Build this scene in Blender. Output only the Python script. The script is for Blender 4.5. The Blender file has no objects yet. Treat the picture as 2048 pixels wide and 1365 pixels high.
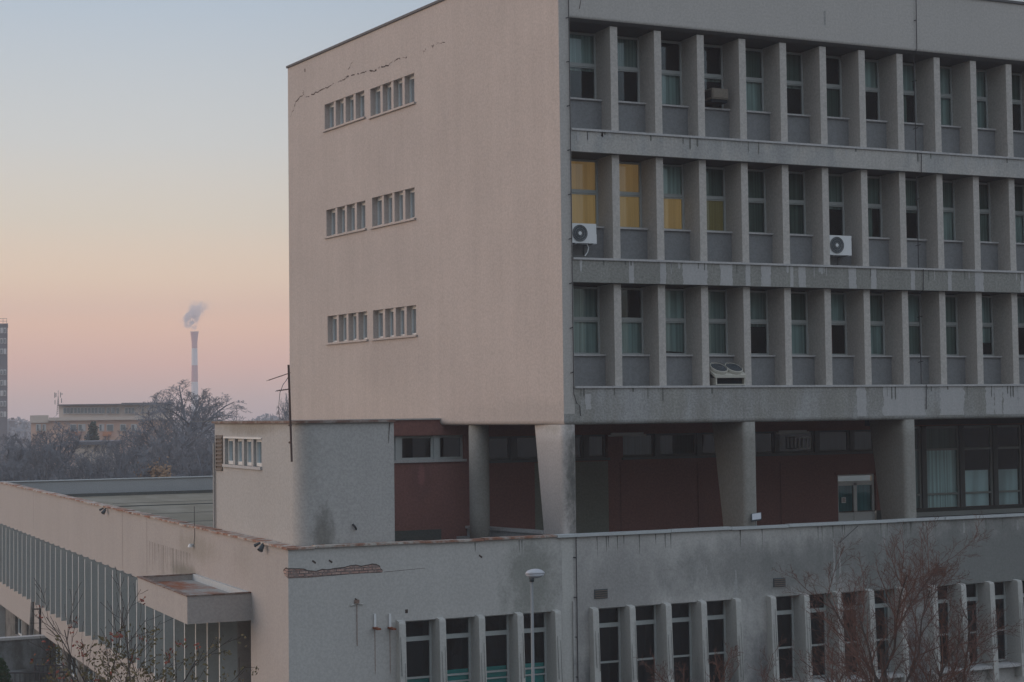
import bpy, math, random
from mathutils import Vector, Matrix
R = math.radians
# ------------------------------------------------------------------ camera
# z = 0 is the eye level, ground at z = GZ. X runs along the long facade, Y along the low wing.
GZ = -12.0
def _n(v): return Vector(v).normalized()
CX, CY = 1024.0, 682.5
F = math.sqrt(7376.0 * 1532.0 - 56.0 * 166.0)
EX = _n((7376, 56, F)); EY = _n((-1532, 166, F)); EZ = EX.cross(EY)
def ray(px, py):
    c = Vector((px - CX, py - CY, F)) / F
    return Vector((c.dot(EX), c.dot(EY), c.dot(EZ)))
CAMLOC = -47.0 * ray(1127.7, 827.8); CAMLOC.z = 0.0
def onY(px, py, Y):
    r = ray(px, py); return CAMLOC + r * ((Y - CAMLOC.y) / r.y)
def onX(px, py, X):
    r = ray(px, py); return CAMLOC + r * ((X - CAMLOC.x) / r.x)
def onZ(px, py, Z):
    r = ray(px, py); return CAMLOC + r * ((Z - CAMLOC.z) / r.z)
def onD(px, py, D): return CAMLOC + ray(px, py) * D
TH = R(7.55); G = Vector((-math.sin(TH), math.cos(TH), 0)); GN = Vector((math.cos(TH), math.sin(TH), 0))
def onG(px, py):                       # point on the gable plane -> (s along, z)
    r = ray(px, py); t = -CAMLOC.dot(GN) / r.dot(GN); p = CAMLOC + r * t
    return p.dot(G), p.z

sc = bpy.context.scene
cd = bpy.data.cameras.new('camera'); cam = bpy.data.objects.new('camera', cd); sc.collection.objects.link(cam)
cd.sensor_width = 36.0; cd.lens = F / 2048.0 * 36.0; cd.clip_start = 0.5; cd.clip_end = 20000
right = Vector((EX.x, EY.x, EZ.x)); down = Vector((EX.y, EY.y, EZ.y)); fwd = Vector((EX.z, EY.z, EZ.z))
m = Matrix((right, -down, -fwd)).transposed().to_4x4(); m.translation = CAMLOC
cam.matrix_world = m
sc.camera = cam
sc.view_settings.view_transform = 'Standard'; sc.view_settings.look = 'None'
sc.view_settings.exposure = 0.0; sc.view_settings.gamma = 1.0
# ------------------------------------------------------------------ world: dusk sky
def lin(r, g, b):
    return tuple(((c / 255) / 12.92 if c / 255 <= .04045 else ((c / 255 + .055) / 1.055) ** 2.4) for c in (r, g, b)) + (1,)
w = bpy.data.worlds.new('World'); sc.world = w; w.use_nodes = True
nt = w.node_tree; N = nt.nodes; L = nt.links; N.clear()
out = N.new('ShaderNodeOutputWorld')
tc = N.new('ShaderNodeTexCoord'); sep = N.new('ShaderNodeSeparateXYZ'); L.new(tc.outputs['Generated'], sep.inputs[0])
ramp = N.new('ShaderNodeValToRGB'); L.new(sep.outputs['Z'], ramp.inputs[0])
SKY = [(0.0, (158, 140, 142), 1.5), (0.012, (170, 143, 138), 1.55), (0.032, (203, 150, 130), 1.60), (0.055, (221, 167, 129), 1.66),
       (0.082, (219, 186, 152), 1.48), (0.115, (213, 199, 179), 1.20), (0.16, (200, 201, 199), 1.09), (0.245, (175, 192, 209), 0.98),
       (0.45, (158, 176, 196), 1.5), (1.0, (150, 167, 188), 1.8)]
e = ramp.color_ramp.elements
while len(e) < len(SKY): e.new(0.5)
for i, (p, c, k) in enumerate(SKY): e[i].position = p; e[i].color = tuple(q*k for q in lin(*c)[:3]) + (1,)
# the side of the afterglow is bright and warm, the opposite side dusk with an added lift
dotn = N.new('ShaderNodeVectorMath'); dotn.operation = 'DOT_PRODUCT'; L.new(tc.outputs['Generated'], dotn.inputs[0])
dotn.inputs[1].default_value = Vector((-0.60, 0.80, 0)).normalized()
mr = N.new('ShaderNodeMapRange'); mr.interpolation_type = 'SMOOTHSTEP'; L.new(dotn.outputs['Value'], mr.inputs[0])
mr.inputs[1].default_value = 0.05; mr.inputs[2].default_value = 0.66
dusk = N.new('ShaderNodeValToRGB'); L.new(sep.outputs['Z'], dusk.inputs[0])
DK = [(0.0, (80, 83, 89)), (0.12, (102, 106, 113)), (0.35, (178, 187, 198)), (1.0, (204, 218, 236))]
e = dusk.color_ramp.elements
while len(e) < len(DK): e.new(0.5)
for i, (p, c) in enumerate(DK): e[i].position = p; e[i].color = lin(*c)
d2 = N.new('ShaderNodeVectorMath'); d2.operation = 'DOT_PRODUCT'; L.new(tc.outputs['Generated'], d2.inputs[0]); d2.inputs[1].default_value = (0.60, -0.80, 0)
m2 = N.new('ShaderNodeMapRange'); m2.interpolation_type = 'SMOOTHSTEP'; L.new(d2.outputs['Value'], m2.inputs[0])
m2.inputs[1].default_value = -0.1; m2.inputs[2].default_value = 0.95; m2.inputs[3].default_value = 0.62; m2.inputs[4].default_value = 1.72  # unseen sky behind the camera brightened to light the front facade
dv2 = N.new('ShaderNodeVectorMath'); dv2.operation = 'SCALE'; L.new(dusk.outputs[0], dv2.inputs[0]); L.new(m2.outputs[0], dv2.inputs['Scale'])
mx = N.new('ShaderNodeMix'); mx.data_type = 'RGBA'; L.new(mr.outputs[0], mx.inputs['Factor'])
L.new(dv2.outputs[0], mx.inputs['A']); L.new(ramp.outputs[0], mx.inputs['B'])
bg = N.new('ShaderNodeBackground'); L.new(mx.outputs['Result'], bg.inputs[0]); bg.inputs[1].default_value = 1.0
sky = N.new('ShaderNodeTexSky'); sky.sky_type = 'NISHITA'; sky.sun_disc = False
SUN_EL, SUN_DIR = R(3.0), Vector((-0.89, 0.45, 0))
sky.sun_elevation = SUN_EL; sky.sun_rotation = math.atan2(SUN_DIR.x, SUN_DIR.y)
bg2 = N.new('ShaderNodeBackground'); L.new(sky.outputs[0], bg2.inputs[0]); bg2.inputs[1].default_value = 0.05
ad = N.new('ShaderNodeAddShader'); L.new(bg.outputs[0], ad.inputs[0]); L.new(bg2.outputs[0], ad.inputs[1])
L.new(ad.outputs[0], out.inputs['Surface'])
# afterglow: one very soft low warm sun from the left
sd = bpy.data.lights.new('sun', 'SUN'); sun = bpy.data.objects.new('sun', sd); sc.collection.objects.link(sun)
sd.energy = 1.8; sd.angle = R(45); sd.color = (1.0, 0.78, 0.66)
dirv = Vector((SUN_DIR.x, SUN_DIR.y, math.tan(R(10)))).normalized()
sun.rotation_euler = dirv.to_track_quat('Z', 'Y').to_euler()

# ------------------------------------------------------------------ helpers
col = sc.collection
class MB:
    def __init__(s, xf=None): s.v = []; s.f = []; s.xf = xf
    def add(s, vs, fs):
        o = len(s.v)
        for p in vs: s.v.append(tuple(s.xf(*p)) if s.xf else tuple(p))
        for f in fs: s.f.append(tuple(i + o for i in f))
    def box(s, a0, b0, z0, a1, b1, z1):
        s.add([(a0,b0,z0),(a1,b0,z0),(a1,b1,z0),(a0,b1,z0),(a0,b0,z1),(a1,b0,z1),(a1,b1,z1),(a0,b1,z1)],
              [(0,3,2,1),(4,5,6,7),(0,1,5,4),(1,2,6,5),(2,3,7,6),(3,0,4,7)]); return s
    def quad(s, *p): s.add(p, [tuple(range(len(p)))]); return s
    def prism(s, poly, z0, z1):
        n = len(poly)
        s.add([(x, y, z0) for x, y in poly] + [(x, y, z1) for x, y in poly],
              [tuple(range(n))[::-1], tuple(range(n, 2*n))] + [(i, (i+1) % n, n+(i+1) % n, n+i) for i in range(n)]); return s
    def loft(s, rings, caps=True):
        n = len(rings[0]); vs = [p for r in rings for p in r]; fs = []
        for k in range(len(rings)-1):
            for i in range(n): fs.append((k*n+i, k*n+(i+1) % n, (k+1)*n+(i+1) % n, (k+1)*n+i))
        if caps: fs += [tuple(range(n))[::-1], tuple(range((len(rings)-1)*n, len(rings)*n))]
        s.add(vs, fs); return s
    def tube(s, pts, r, n=6, caps=True):
        rs = r if isinstance(r, (list, tuple)) else [r]*len(pts)
        pts = [Vector(p) for p in pts]; rings = []
        for i, p in enumerate(pts):
            d = (pts[min(i+1, len(pts)-1)] - pts[max(i-1, 0)]).normalized()
            u = d.orthogonal().normalized() if abs(d.z) > .9 else Vector((0,0,1)).cross(d).normalized()
            v = d.cross(u)
            rings.append([tuple(p + (u*math.cos(2*math.pi*k/n) + v*math.sin(2*math.pi*k/n))*rs[i]) for k in range(n)])
        s.loft(rings, caps); return s
    def strip(s, profile, a0, a1):     # profile [(b,z)..] swept along a
        vs = [(a0, b, z) for b, z in profile] + [(a1, b, z) for b, z in profile]; n = len(profile)
        s.add(vs, [(i, i+1, n+i+1, n+i) for i in range(n-1)]); return s
    def build(s, name, mat, parent=None, smooth=False, loc=None):
        me = bpy.data.meshes.new(name); me.from_pydata(s.v, [], s.f)
        if smooth: me.polygons.foreach_set('use_smooth', [True]*len(s.f))
        if mat: me.materials.append(mat)
        me.update()
        o = bpy.data.objects.new(name, me); col.objects.link(o)
        if parent is not None:
            o.parent = parent; o.matrix_parent_inverse = Matrix.Translation(-wloc(parent))
        if loc is not None: o.location = loc
        return o
def wloc(o):
    # all meshes of fixed things are built in world coordinates: only the root Empty has a place
    return Vector(o.get('_b', (0, 0, 0)))
def tag(o, label=None, cat=None, group=None, kind=None):
    if label: o['label'] = label
    if cat: o['category'] = cat
    if group: o['group'] = group
    if kind: o['kind'] = kind
    return o
def thing(name, label, cat, loc, group=None):
    o = bpy.data.objects.new(name, None); col.objects.link(o); o.location = loc
    o.empty_display_size = .3
    PB[o.name] = Vector(loc); return tag(o, label, cat, group)
PB = {}
def wloc(o): return PB.get(o.name, Vector((0, 0, 0)))
def link_local(o, parent): o.parent = parent; return o
def structure(o): o['kind'] = 'structure'; return o
def wall(mb, a0, a1, z0, z1, holes, b=0.0):       # holes: (a0,a1,z0,z1,depth)
    As = sorted({a0, a1} | {h[0] for h in holes} | {h[1] for h in holes}); As = [a for a in As if a0 <= a <= a1]
    Zs = sorted({z0, z1} | {h[2] for h in holes} | {h[3] for h in holes}); Zs = [z for z in Zs if z0 <= z <= z1]
    for i in range(len(As)-1):
        for j in range(len(Zs)-1):
            ca, cz = (As[i]+As[i+1])/2, (Zs[j]+Zs[j+1])/2
            if any(h[0] < ca < h[1] and h[2] < cz < h[3] for h in holes): continue
            mb.quad((As[i], b, Zs[j]), (As[i+1], b, Zs[j]), (As[i+1], b, Zs[j+1]), (As[i], b, Zs[j+1]))
    for h in holes:
        d = b + h[4]
        mb.quad((h[0],b,h[2]),(h[0],d,h[2]),(h[0],d,h[3]),(h[0],b,h[3])); mb.quad((h[1],b,h[2]),(h[1],d,h[2]),(h[1],d,h[3]),(h[1],b,h[3]))
        mb.quad((h[0],b,h[2]),(h[1],b,h[2]),(h[1],d,h[2]),(h[0],d,h[2])); mb.quad((h[0],b,h[3]),(h[1],b,h[3]),(h[1],d,h[3]),(h[0],d,h[3]))
    return mb
# ------------------------------------------------------------------ materials
class NG:
    def __init__(s, name):
        s.m = bpy.data.materials.new(name); s.m.use_nodes = True; s.t = s.m.node_tree; s.t.nodes.clear()
        s.out = s.n('ShaderNodeOutputMaterial'); s._pos = None
    def n(s, t): return s.t.nodes.new(t)
    def l(s, a, b): s.t.links.new(a, b)
    def pos(s):
        if not s._pos: s._pos = s.n('ShaderNodeNewGeometry').outputs['Position']
        return s._pos
    def math(s, op, a, b=None, c=None, clamp=False):
        x = s.n('ShaderNodeMath'); x.operation = op; x.use_clamp = clamp
        for i, q in enumerate((a, b, c)):
            if q is None: continue
            if isinstance(q, (int, float)): x.inputs[i].default_value = q
            else: s.l(q, x.inputs[i])
        return x.outputs[0]
    def noise(s, scale, detail=3, rough=.6, stretch=None):
        x = s.n('ShaderNodeTexNoise'); x.inputs['Scale'].default_value = scale; x.inputs['Detail'].default_value = detail
        x.inputs['Roughness'].default_value = rough
        v = s.pos()
        if stretch:
            q = s.n('ShaderNodeVectorMath'); q.operation = 'MULTIPLY'; s.l(v, q.inputs[0]); q.inputs[1].default_value = stretch; v = q.outputs[0]
        s.l(v, x.inputs['Vector']); return x.outputs[0]
    def step(s, v, lo, hi):
        x = s.n('ShaderNodeMapRange'); x.interpolation_type = 'SMOOTHSTEP'; s.l(v, x.inputs[0])
        x.inputs[1].default_value = lo; x.inputs[2].default_value = hi; return x.outputs[0]
    def mix(s, f, a, b):
        x = s.n('ShaderNodeMix'); x.data_type = 'RGBA'
        if isinstance(f, (int, float)): x.inputs['Factor'].default_value = f
        else: s.l(f, x.inputs['Factor'])
        for k, q in (('A', a), ('B', b)):
            if isinstance(q, tuple): x.inputs[k].default_value = q if len(q) == 4 else q + (1,)
            else: s.l(q, x.inputs[k])
        return x.outputs['Result']
    def scale(s, c, f):
        x = s.n('ShaderNodeVectorMath'); x.operation = 'SCALE'
        if isinstance(c, tuple): x.inputs[0].default_value = c[:3]
        else: s.l(c, x.inputs[0])
        s.l(f, x.inputs['Scale']); return x.outputs[0]
def surf(name, base, rough=.92, var=.12, grain=.30, streak=0.0, bump=.25, stains=(), gscale=15, spec=.15, metallic=0.0, vscale=.45, blend=None):
    g = NG(name); f = 1.0
    a = g.math('MULTIPLY_ADD', g.noise(vscale, 4), 2*var, 1-var)
    b = g.math('MULTIPLY_ADD', g.step(g.noise(gscale, 2, .8), .32, .68), 2*grain*.36, 1-grain*.36)
    f = g.math('MULTIPLY', a, b)
    if streak:
        st = g.math('MULTIPLY_ADD', g.noise(1.0, 4, .6, (2.4, 2.4, .10)), 2*streak, 1-streak); f = g.math('MULTIPLY', f, st)
    c = base
    if blend: c = g.mix(g.step(g.noise(blend[1], 5, .65, blend[2] if len(blend) > 2 else None), .42, .62), base, blend[0])
    for st in stains:      # (centre, radii, colour, strength, noise scale, roughness of the edge)
        d = g.n('ShaderNodeVectorMath'); d.operation = 'SUBTRACT'; g.l(g.pos(), d.inputs[0]); d.inputs[1].default_value = st[0]
        q = g.n('ShaderNodeVectorMath'); q.operation = 'DIVIDE'; g.l(d.outputs[0], q.inputs[0]); q.inputs[1].default_value = st[1]
        le = g.n('ShaderNodeVectorMath'); le.operation = 'LENGTH'; g.l(q.outputs[0], le.inputs[0])
        ns = g.noise(st[4], 5, .7, (1, 1, st[5] if len(st) > 5 else .6))
        dd = g.math('ADD', le.outputs['Value'], g.math('MULTIPLY_ADD', ns, 1.5, -.75))
        mk = g.math('MULTIPLY', g.math('SUBTRACT', 1.0, g.step(dd, .25, 1.1)), st[3])
        c = g.mix(mk, c, st[2])
    colr = g.scale(c, f)
    p = g.n('ShaderNodeBsdfPrincipled'); g.l(colr, p.inputs['Base Color']); p.inputs['Roughness'].default_value = rough
    p.inputs['Specular IOR Level'].default_value = spec; p.inputs['Metallic'].default_value = metallic
    if bump:
        bn = g.n('ShaderNodeBump'); bn.inputs['Strength'].default_value = bump; bn.inputs['Distance'].default_value = .02
        g.l(b, bn.inputs['Height']); g.l(bn.outputs[0], p.inputs['Normal'])
    g.l(p.outputs[0], g.out.inputs['Surface']); return g.m
def glassm(name, tint, ior=1.72, refl=1.0):
    g = NG(name); t = g.n('ShaderNodeBsdfTransparent'); t.inputs[0].default_value = tint + (1,)
    gl = g.n('ShaderNodeBsdfGlossy'); gl.inputs['Roughness'].default_value = .03; gl.inputs[0].default_value = (refl*.82, refl*.93, refl, 1)
    fr = g.n('ShaderNodeFresnel'); fr.inputs[0].default_value = ior
    bn = g.n('ShaderNodeBump'); bn.inputs['Strength'].default_value = .06; bn.inputs['Distance'].default_value = .05; g.l(g.noise(1.3, 2), bn.inputs['Height'])
    g.l(bn.outputs[0], gl.inputs['Normal'])
    mx = g.n('ShaderNodeMixShader'); g.l(fr.outputs[0], mx.inputs[0]); g.l(t.outputs[0], mx.inputs[1]); g.l(gl.outputs[0], mx.inputs[2])
    g.l(mx.outputs[0], g.out.inputs['Surface']); return g.m
def cloth(name, c, fold=14, em=None, es=0.0):
    g = NG(name); wv = g.noise(1.0, 2, .5, (fold, fold, .25))
    p = g.n('ShaderNodeBsdfPrincipled'); g.l(g.scale(c, g.math('MULTIPLY_ADD', g.step(wv, .3, .7), .5, .72)), p.inputs['Base Color']); p.inputs['Roughness'].default_value = .9
    if em:
        g.l(g.scale(em, g.math('MULTIPLY_ADD', wv, .6, .7)), p.inputs['Emission Color']); p.inputs['Emission Strength'].default_value = es
    g.l(p.outputs[0], g.out.inputs['Surface']); return g.m
M = {}
DIRT = (.085, .09, .085); OLIVE = (.11, .105, .075)
M['gable'] = surf('gable_plaster', (.44, .395, .37), var=.085, grain=.24, streak=.10, vscale=.5, stains=(
    ((-1.3, 10.0, 1.9), (3.2, 4.4, 1.3), (.395, .355, .335), .6, 1.0, .3), ((-1.2, 10.0, 5.3), (3.0, 4.4, 1.3), (.40, .36, .34), .5, 1.0, .3),
    ((-1.2, 10.0, 8.9), (3.0, 4.4, 1.3), (.40, .36, .34), .5, 1.0, .3), ((-.2, 1.5, .1), (2, 6, .4), (.37, .34, .32), .5, 1.6, .5)))
M['front'] = surf('front_plaster', (.43, .415, .395), var=.06, grain=.24, streak=.05)
M['band'] = surf('weathered_band_plaster', (.405, .395, .375), var=.18, grain=.36, streak=.20, blend=((.33, .335, .33), .9, (1, 1, .5)))
M['band_dirty'] = surf('dirty_band_plaster', (.25, .252, .235), var=.2, grain=.45, streak=.22)
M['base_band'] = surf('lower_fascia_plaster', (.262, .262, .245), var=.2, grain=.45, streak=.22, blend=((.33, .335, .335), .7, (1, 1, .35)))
M['patch'] = surf('clean_plaster_patch', (.40, .40, .40), var=.06, grain=.2, streak=.12)
M['ledge'] = surf('ledge_concrete', (.42, .42, .42), var=.15, grain=.25, bump=.1)
M['fin'] = surf('fin_plaster', (.44, .42, .395), var=.10, grain=.32, streak=.05)
M['spandrel'] = surf('spandrel_paint', (.205, .215, .222), var=.10, grain=.25, streak=.05)
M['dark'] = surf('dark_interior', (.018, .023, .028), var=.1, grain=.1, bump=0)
M['soffit'] = surf('shaded_soffit_concrete', (.075, .078, .08), var=.1, grain=.2)  # dark from dirt, with the recess shade put into the colour as well
M['frame'] = surf('window_frame_paint', (.36, .39, .385), rough=.5, var=.1, grain=.12, bump=0, spec=.4)
M['frame_white'] = surf('white_frame_paint', (.60, .61, .60), rough=.5, var=.08, grain=.1, bump=0, spec=.4)
M['frame_dark'] = surf('dark_frame_paint', (.11, .125, .13), rough=.5, var=.1, grain=.1, bump=0, spec=.4)
M['glass'] = glassm('window_glass', (.82, .90, .90)); M['glass_dark'] = glassm('dark_window_glass', (.34, .44, .48))
M['red'] = surf('red_painted_plaster', (.22, .112, .10), var=.16, grain=.35, streak=.06, stains=(
    ((-1.6, 7, -2.0), (.5, 2, .9), (.16, .09, .085), .5, 2.4), ((-1.55, 7, -1.9), (.14, 2, .5), (.33, .15, .15), .6, 2.5)))
M['plinth'] = surf('mossy_plinth', (.09, .10, .095), var=.2, grain=.35)
M['grey_paint'] = surf('grey_green_paint', (.20, .21, .18), var=.2, grain=.3, stains=(((.9, 7, -3.4), (1.0, 3, .9), (.09, .09, .085), .8, 2.0),))
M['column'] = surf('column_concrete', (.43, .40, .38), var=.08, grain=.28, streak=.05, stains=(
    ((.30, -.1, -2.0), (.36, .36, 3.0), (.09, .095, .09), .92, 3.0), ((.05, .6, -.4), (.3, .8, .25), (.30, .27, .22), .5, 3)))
M['column_shaded'] = surf('shaded_column_concrete', (.26, .255, .235), var=.1, grain=.28, streak=.05)  # darker copy of the column concrete: shade put into the colour
M['podium'] = surf('podium_plaster', (.43, .425, .41), var=.06, grain=.22, streak=.05, stains=(
    ((-1.1, 0, -4.6), (1.1, 2, 1.8), (.20, .21, .19), .75, 2.4), ((1.6, 0, -5.2), (2.2, 2, 2.2), (.20, .20, .20), .55, 1.1),
    ((7.0, 0, -4.6), (5.2, 2, 1.1), (.20, .205, .20), .8, 1.5), ((14.0, 0, -4.9), (9.0, 2, 2.8), (.16, .17, .165), .9, 1.1),
    ((.9, 0, -8.0), (1.2, 2, 2.2), (.15, .16, .165), .9, 1.2), ((-3.9, 0, -8.2), (.9, 1, 1.6), (.20, .20, .20), .7, 2.6, .25),
    ((6.1, 0, -8.2), (.9, 1, 2.2), (.14, .145, .15), .9, 1.4), ((11.8, 0, -8.0), (.7, 1, 2.4), (.14, .145, .15), .9, 1.4)))
M['wing'] = surf('wing_plaster', (.365, .34, .325), var=.07, grain=.2, streak=.06, stains=(
    ((-8, 11.2, -4.9), (1, 2.6, .35), (.20, .195, .17), .8, 2.0, .3), ((-8, 9.5, -4.0), (1, 3.2, .5), (.27, .255, .22), .6, 1.4, .4),
    ((-8, 14, -9.6), (1, 6, .7), (.22, .20, .19), .5, 1.0, .3), ((-8, 4.2, -4.0), (1, 1.2, .6), (.30, .285, .26), .5, 1.8)))
M['basement'] = surf('basement_concrete', (.16, .16, .155), var=.25, grain=.35, blend=((.08, .085, .08), 1.2))
M['annex'] = surf('annex_plaster', (.375, .37, .36), var=.08, grain=.28, streak=.05, stains=(
    ((-7.0, .3, -3.2), (.42, 1.0, 1.1), (.15, .148, .135), .8, 3.4, .8), ((-6.75, .3, -3.9), (.4, 1, .45), (.19, .155, .11), .7, 4.0),
    ((-7.3, .5, -1.2), (.3, .5, 1.6), (.26, .255, .24), .45, 3.0), ((-7.72, 4.5, -.3), (.6, 4, .25), (.24, .22, .18), .6, 1.6, .4)))  # third spot is shading of the rounded corner, painted into the plaster
M['roof_edge'] = surf('rusty_roof_edge', (.16, .10, .08), var=.25, grain=.3, blend=((.26, .23, .21), 3.0))
M['tile'] = surf('coping_tiles', (.26, .135, .095), rough=.8, var=.3, grain=.3, blend=((.42, .40, .37), 2.2), vscale=3)
M['coping'] = surf('light_metal_coping', (.44, .47, .48), rough=.6, var=.12, grain=.15, bump=.05)
M['cap'] = surf('roof_cap_metal', (.10, .10, .105), rough=.6, grain=.1, bump=0)
M['felt'] = surf('roofing_felt', (.18, .165, .13), var=.2, grain=.25, blend=((.22, .205, .17), .5, (1, .3, 1)))
M['terrace'] = surf('terrace_floor', (.10, .105, .105), var=.3, grain=.3)
M['parapet_grey'] = surf('grey_parapet_plaster', (.33, .345, .355), var=.15, grain=.25, streak=.06)
M['rust_floor'] = surf('rusty_canopy_roof', (.30, .30, .29), rough=.7, var=.2, grain=.2, blend=((.24, .09, .045), .9, (1.0, .5, 1)))
M['rust'] = surf('rust', (.20, .07, .04), var=.3, grain=.3)
M['wing_fin'] = surf('wing_fin_board', (.34, .36, .355), var=.08, grain=.15, streak=.05, bump=.05)
M['lit_fin_edge'] = surf('lit_edge_tone', (.55, .56, .55), var=.1, grain=.15, bump=0)  # paler than the fin boards: side light put into the edge colour
M['crack'] = surf('crack_shadow', (.07, .055, .05), var=.2, grain=.2, bump=0)
M['wire'] = surf('dark_wire', (.055, .055, .06), var=.1, grain=.1, bump=0)
M['white_metal'] = surf('white_enamel', (.62, .64, .65), rough=.45, var=.06, grain=.06, bump=0, spec=.4)
M['beige_metal'] = surf('aged_beige_enamel', (.42, .41, .36), rough=.6, var=.15, grain=.15, bump=0, spec=.3)
M['grime_metal'] = surf('grimy_brown_enamel', (.17, .15, .125), rough=.7, var=.25, grain=.25, bump=.1)
M['grille'] = surf('dark_grille', (.07, .085, .095), rough=.6, grain=.1, bump=0)
M['louver'] = surf('brown_louver', (.15, .125, .105), rough=.7, grain=.2, bump=0)
M['pole'] = surf('galvanised_pole', (.20, .215, .225), rough=.5, var=.1, grain=.1, bump=0, spec=.4)
M['lamp_glass'] = surf('milky_lamp_cover', (.42, .44, .48), rough=.3, var=.05, grain=.04, bump=0, spec=.5)
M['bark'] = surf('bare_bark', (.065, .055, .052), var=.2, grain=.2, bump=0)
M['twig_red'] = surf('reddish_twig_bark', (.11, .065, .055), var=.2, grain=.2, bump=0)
M['bark_far'] = surf('hazy_bark', (.185, .20, .225), var=.2, grain=.1, bump=0)  # pale and bluish: part of the distance haze sits in this colour
M['leaf_red'] = surf('withered_leaf', (.20, .062, .045), var=.3, grain=.2, bump=0, vscale=6)
M['leaf_olive'] = surf('olive_leaf', (.105, .085, .045), var=.3, grain=.2, bump=0, vscale=6)
M['conifer'] = surf('conifer_needles', (.035, .065, .055), var=.3, grain=.2, bump=0, vscale=1)
M['hedge'] = surf('evergreen_leaf', (.03, .06, .028), var=.3, grain=.2, bump=0, vscale=2)
M['tan_leaf'] = surf('dry_tan_leaf', (.30, .20, .13), var=.3, grain=.2, bump=0, vscale=1)
def brickm():
    g = NG('exposed_brick'); b = g.n('ShaderNodeTexBrick'); q = g.n('ShaderNodeVectorMath'); q.operation = 'DOT_PRODUCT'
    cx = g.n('ShaderNodeSeparateXYZ'); g.l(g.pos(), cx.inputs[0]); cb = g.n('ShaderNodeCombineXYZ')
    g.l(g.math('SUBTRACT', cx.outputs[0], cx.outputs[1]), cb.inputs[0]); g.l(cx.outputs[2], cb.inputs[1]); g.l(cb.outputs[0], b.inputs['Vector'])
    b.inputs['Scale'].default_value = 1.0; b.inputs['Brick Width'].default_value = .25; b.inputs['Row Height'].default_value = .075
    b.inputs['Mortar Size'].default_value = .012; b.inputs['Color1'].default_value = (.34, .20, .17, 1); b.inputs['Color2'].default_value = (.44, .31, .27, 1); b.inputs['Mortar'].default_value = (.10, .09, .085, 1)
    c = g.mix(g.step(g.noise(7, 4), .45, .6), b.outputs[0], (.22, .17, .155))
    p = g.n('ShaderNodeBsdfPrincipled'); g.l(c, p.inputs['Base Color']); p.inputs['Roughness'].default_value = .95
    bn = g.n('ShaderNodeBump'); bn.inputs['Distance'].default_value = .05; g.l(g.noise(12, 4), bn.inputs['Height']); g.l(bn.outputs[0], p.inputs['Normal'])
    g.l(p.outputs[0], g.out.inputs['Surface']); return g.m
M['brick'] = brickm()
TEAL = (.20, .30, .30)
M['b_teal'] = cloth('teal_blind', (.42, .50, .48)); M['b_grey'] = cloth('grey_green_curtain', (.24, .30, .27), 30)
M['b_green'] = cloth('dark_green_curtain', (.13, .18, .155), 30); M['b_dark'] = cloth('dark_room', (.03, .04, .05), 3)
M['b_red'] = cloth('dark_red_curtain', (.16, .035, .04)); M['b_white'] = cloth('pale_curtain', (.74, .84, .84), 12)
M['b_teal_panel'] = cloth('turquoise_board', (.06, .46, .44), 1); M['b_blue'] = cloth('pale_blue_blind', (.80, .88, .90), 2)
M['b_yellow'] = cloth('lit_yellow_curtain', (.22, .13, .05), 8, (.50, .32, .125), .25)
M['b_orange'] = cloth('lit_orange_curtain', (.22, .14, .05), 8, (.45, .26, .10), .23)
M['b_olive'] = cloth('dimly_lit_olive_curtain', (.12, .11, .05), 26, (.25, .20, .07), .13)
M['b_door'] = cloth('teal_door_curtain', (.10, .28, .30), 20)

M['fin_pod'] = surf('podium_fin_plaster', (.44, .44, .42), var=.08, grain=.2, streak=.10, stains=tuple(((x, -.3, -8.4), (.5, .6, 1.9), (.16, .165, .165), .7, 2.2, .2) for x in (-3.4, 1.6, 4.0, 5.3, 9.5, 13.5)))
M['rust_stain'] = surf('rust_stain_paint', (.24, .17, .14), var=.2, grain=.3, bump=0)
M['drip'] = surf('dark_drip', (.20, .185, .17), var=.2, grain=.3, bump=0)
M['rust_dark'] = surf('dark_rusty_metal', (.085, .06, .055), var=.2, grain=.2, bump=0)
M['low_wall'] = surf('stained_low_wall', (.20, .215, .22), var=.2, grain=.3, blend=((.09, .095, .09), .8, (1, 1, .4)))
HAZE = 0.0007
sc.cycles.volume_bounces = 2

M['faint'] = surf('faint_pale_streak', (.33, .335, .33), var=.15, grain=.3, streak=.15)
M['drip_dark'] = surf('black_drip', (.15, .155, .145), var=.3, grain=.3)

M['glass_clear'] = glassm('clear_window_glass', (.86, .95, .95), ior=1.4)
M['b_teal2'] = cloth('light_teal_blind', (.52, .60, .57), 9); M['b_teal3'] = cloth('dull_green_blind', (.30, .36, .34), 20)
# ------------------------------------------------------------------ ground
structure(MB().box(-2500, -120, GZ-.5, 2600, 5200, GZ).build('ground', surf('ground_soil', (.075, .08, .07), var=.3, grain=.2, bump=0, vscale=.05)))
structure(MB().quad((-40, -60, GZ+.004), (60, -60, GZ+.004), (60, -.5, GZ+.004), (-40, -.5, GZ+.004)).build('pavement', surf('pavement_concrete', (.08, .08, .077), var=.25)))
structure(MB().quad((-60, .1, GZ+.008), (-9.2, .1, GZ+.008), (-9.2, 140, GZ+.008), (-60, 140, GZ+.008)).build('yard', surf('yard_asphalt', (.10, .105, .10), var=.35, blend=((.05, .07, .04), .25))))

def frontxf(a, b, z): return (a, b, z)
def gablexf(a, b, z): p = G*a + GN*b; return (p.x, p.y, z)
WX = -8.05; PY = -.12
def wingxf(a, b, z): return (WX + b, a, z)
def podxf(a, b, z): return (a, PY + b, z)
LX = 31.0; GL = 18.3

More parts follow.
